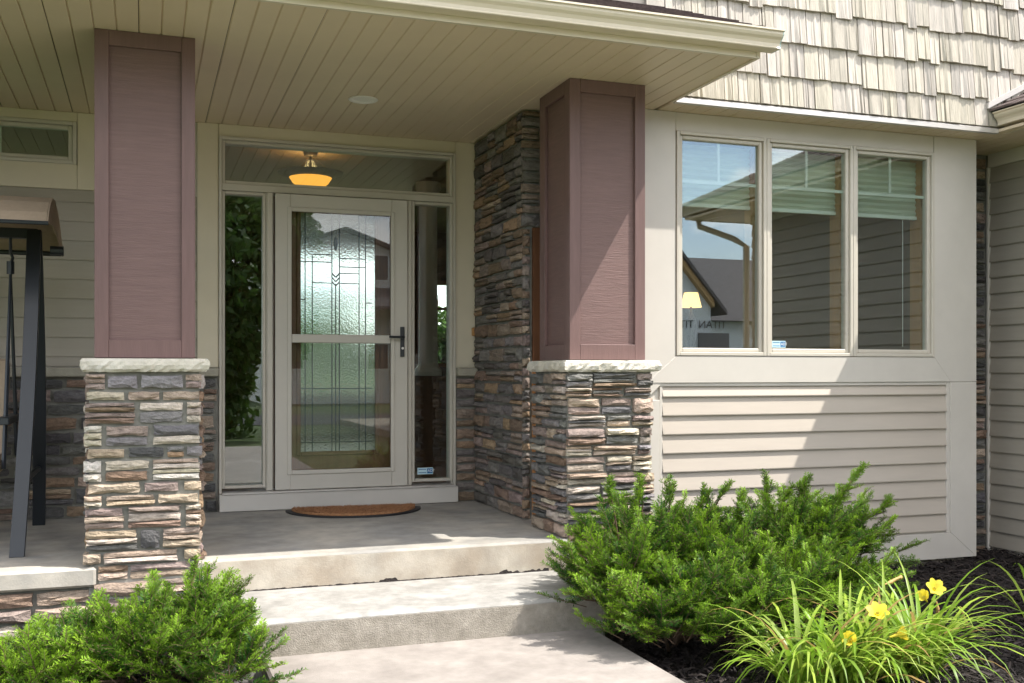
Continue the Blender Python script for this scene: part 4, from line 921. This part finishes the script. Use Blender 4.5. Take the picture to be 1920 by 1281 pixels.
tree('large dense leafy tree mirrored in the sidelight beside the storm door', (1.1, -9.5, -0.56), 8.5, 2.5, 3.7, 38000, 31, 3.5, ls=0.13)
tree('leafy tree beside the walk mirrored in the storm door edge', (7.8, -11.0, -0.56), 7.5, 2.0, 2.8, 12000, 32, 4.4)
tree('dark leafy tree out on the lawn away from the driveway', (-5.0, -12.0, -0.56), 8.5, 2.6, 3.4, 10000, 33, 4.6)
for k, (a_, b_) in enumerate(((8.2, 60), (11.8, 62), (16.5, 60), (21, 58), (2.5, 61), (27, 62))):
    tree(['rounded backyard tree seen through the leaded door glass', 'backyard tree behind the house in line with the front door', 'backyard tree seen through the sidelight next to the stone wall', 'tall backyard tree behind the wing', 'backyard tree behind the porch swing', 'far backyard tree past the wing roof'][k],
         (a_, b_, -0.56), 5.2+0.7*(k % 3), 3.0, 2.4, 9000, 40+k, 2.8, 'backyard trees', 0.22)
def gable_house(name, label, x0, x1, y, depth, zb, ze, zp, wallm, roofm):
    G = thing(name, label, 'house', ((x0+x1)/2, y, zb)); xm = (x0+x1)/2
    MB().prism([(x0, zb), (x1, zb), (x1, ze), (xm, zp), (x0, ze)], 'y', y-depth, y).build('wall', wallm, G)
    rf = MB(); sl_ = (zp-ze)/(xm-x0)
    rf.prism([(x0-0.5, ze-0.5*sl_), (xm, zp), (xm, zp+0.18), (x0-0.5, ze-0.5*sl_+0.18)], 'y', y-depth-0.4, y+0.45)
    rf.prism([(x1+0.5, ze-0.5*sl_), (x1+0.5, ze-0.5*sl_+0.18), (xm, zp+0.18), (xm, zp)], 'y', y-depth-0.4, y+0.45)
    rf.build('roof', roofm, G); return G
G1 = gable_house('unfinished_house', 'unfinished gabled house in printed housewrap mirrored in the bay window', 15.0, 21.6, -25, 9, -0.56, 3.8, 7.6, M['wrap'], M['nroof'])
for (a_, b_) in ((15.0, 18.3), (18.3, 21.6)):
    s0, s1 = (3.8, 7.6) if a_ < 16 else (7.6, 3.8)
    MB().prism([(a_, s0-0.28), (b_, s1-0.28), (b_, s1), (a_, s0)], 'y', -24.98, -24.7).build('gable_board', M['lumber'], G1)
MB().box(22.0, 30, -34, -27, -0.56, 3.2).build('side_wall', M['wrap'], G1)
MB().prism([(-26.4, 3.1), (-30.5, 6.2), (-34.6, 3.1)], 'x', 21.7, 30.5).build('side_roof', M['nroof'], G1)
MB().box(21.0, 22.4, -24.97, -24.9, 0.2, 2.5).build('doorway', M['dark_pane'], G1)
for zz in (1.6, 2.7, 3.8, 4.9):
    for q in range(4):
        xx = 16.1+q*1.5+(0.5 if zz in (2.7, 4.9) else 0)
        if zz < 3.5 or 16.6 < xx < 19.2: text('TITAN', xx, zz, -24.96, 0.32, M['wrap_ink'], G1, 'wrap_print', rz=R(180), ext=0.005).location.x += 1.2
G2 = gable_house('white_house', 'white two-storey house across the street mirrored in the storm door', 5.2, 12.4, -34, 9, -0.56, 6.2, 7.5, M['nwhite'], M['nroof'])
MB().prism([(-33.9, 4.9), (-31.8, 3.9), (-31.8, 3.75), (-33.9, 4.4)], 'x', 5.0, 12.6).build('porch_roof', M['nroof'], G2)
for (a_, z_) in ((6.4, 5.2), (8.4, 5.2), (10.4, 5.2), (6.4, 1.0), (10.4, 1.0)):
    w = MB().ring(a_-0.55, a_+0.55, z_, z_+1.3, 0.08, -34.0, -33.93).build('window', M['white'], G2); MB().box(a_-0.47, a_+0.47, -33.995, -33.96, z_+0.08, z_+1.22).build('pane', M['dark_pane'], w)
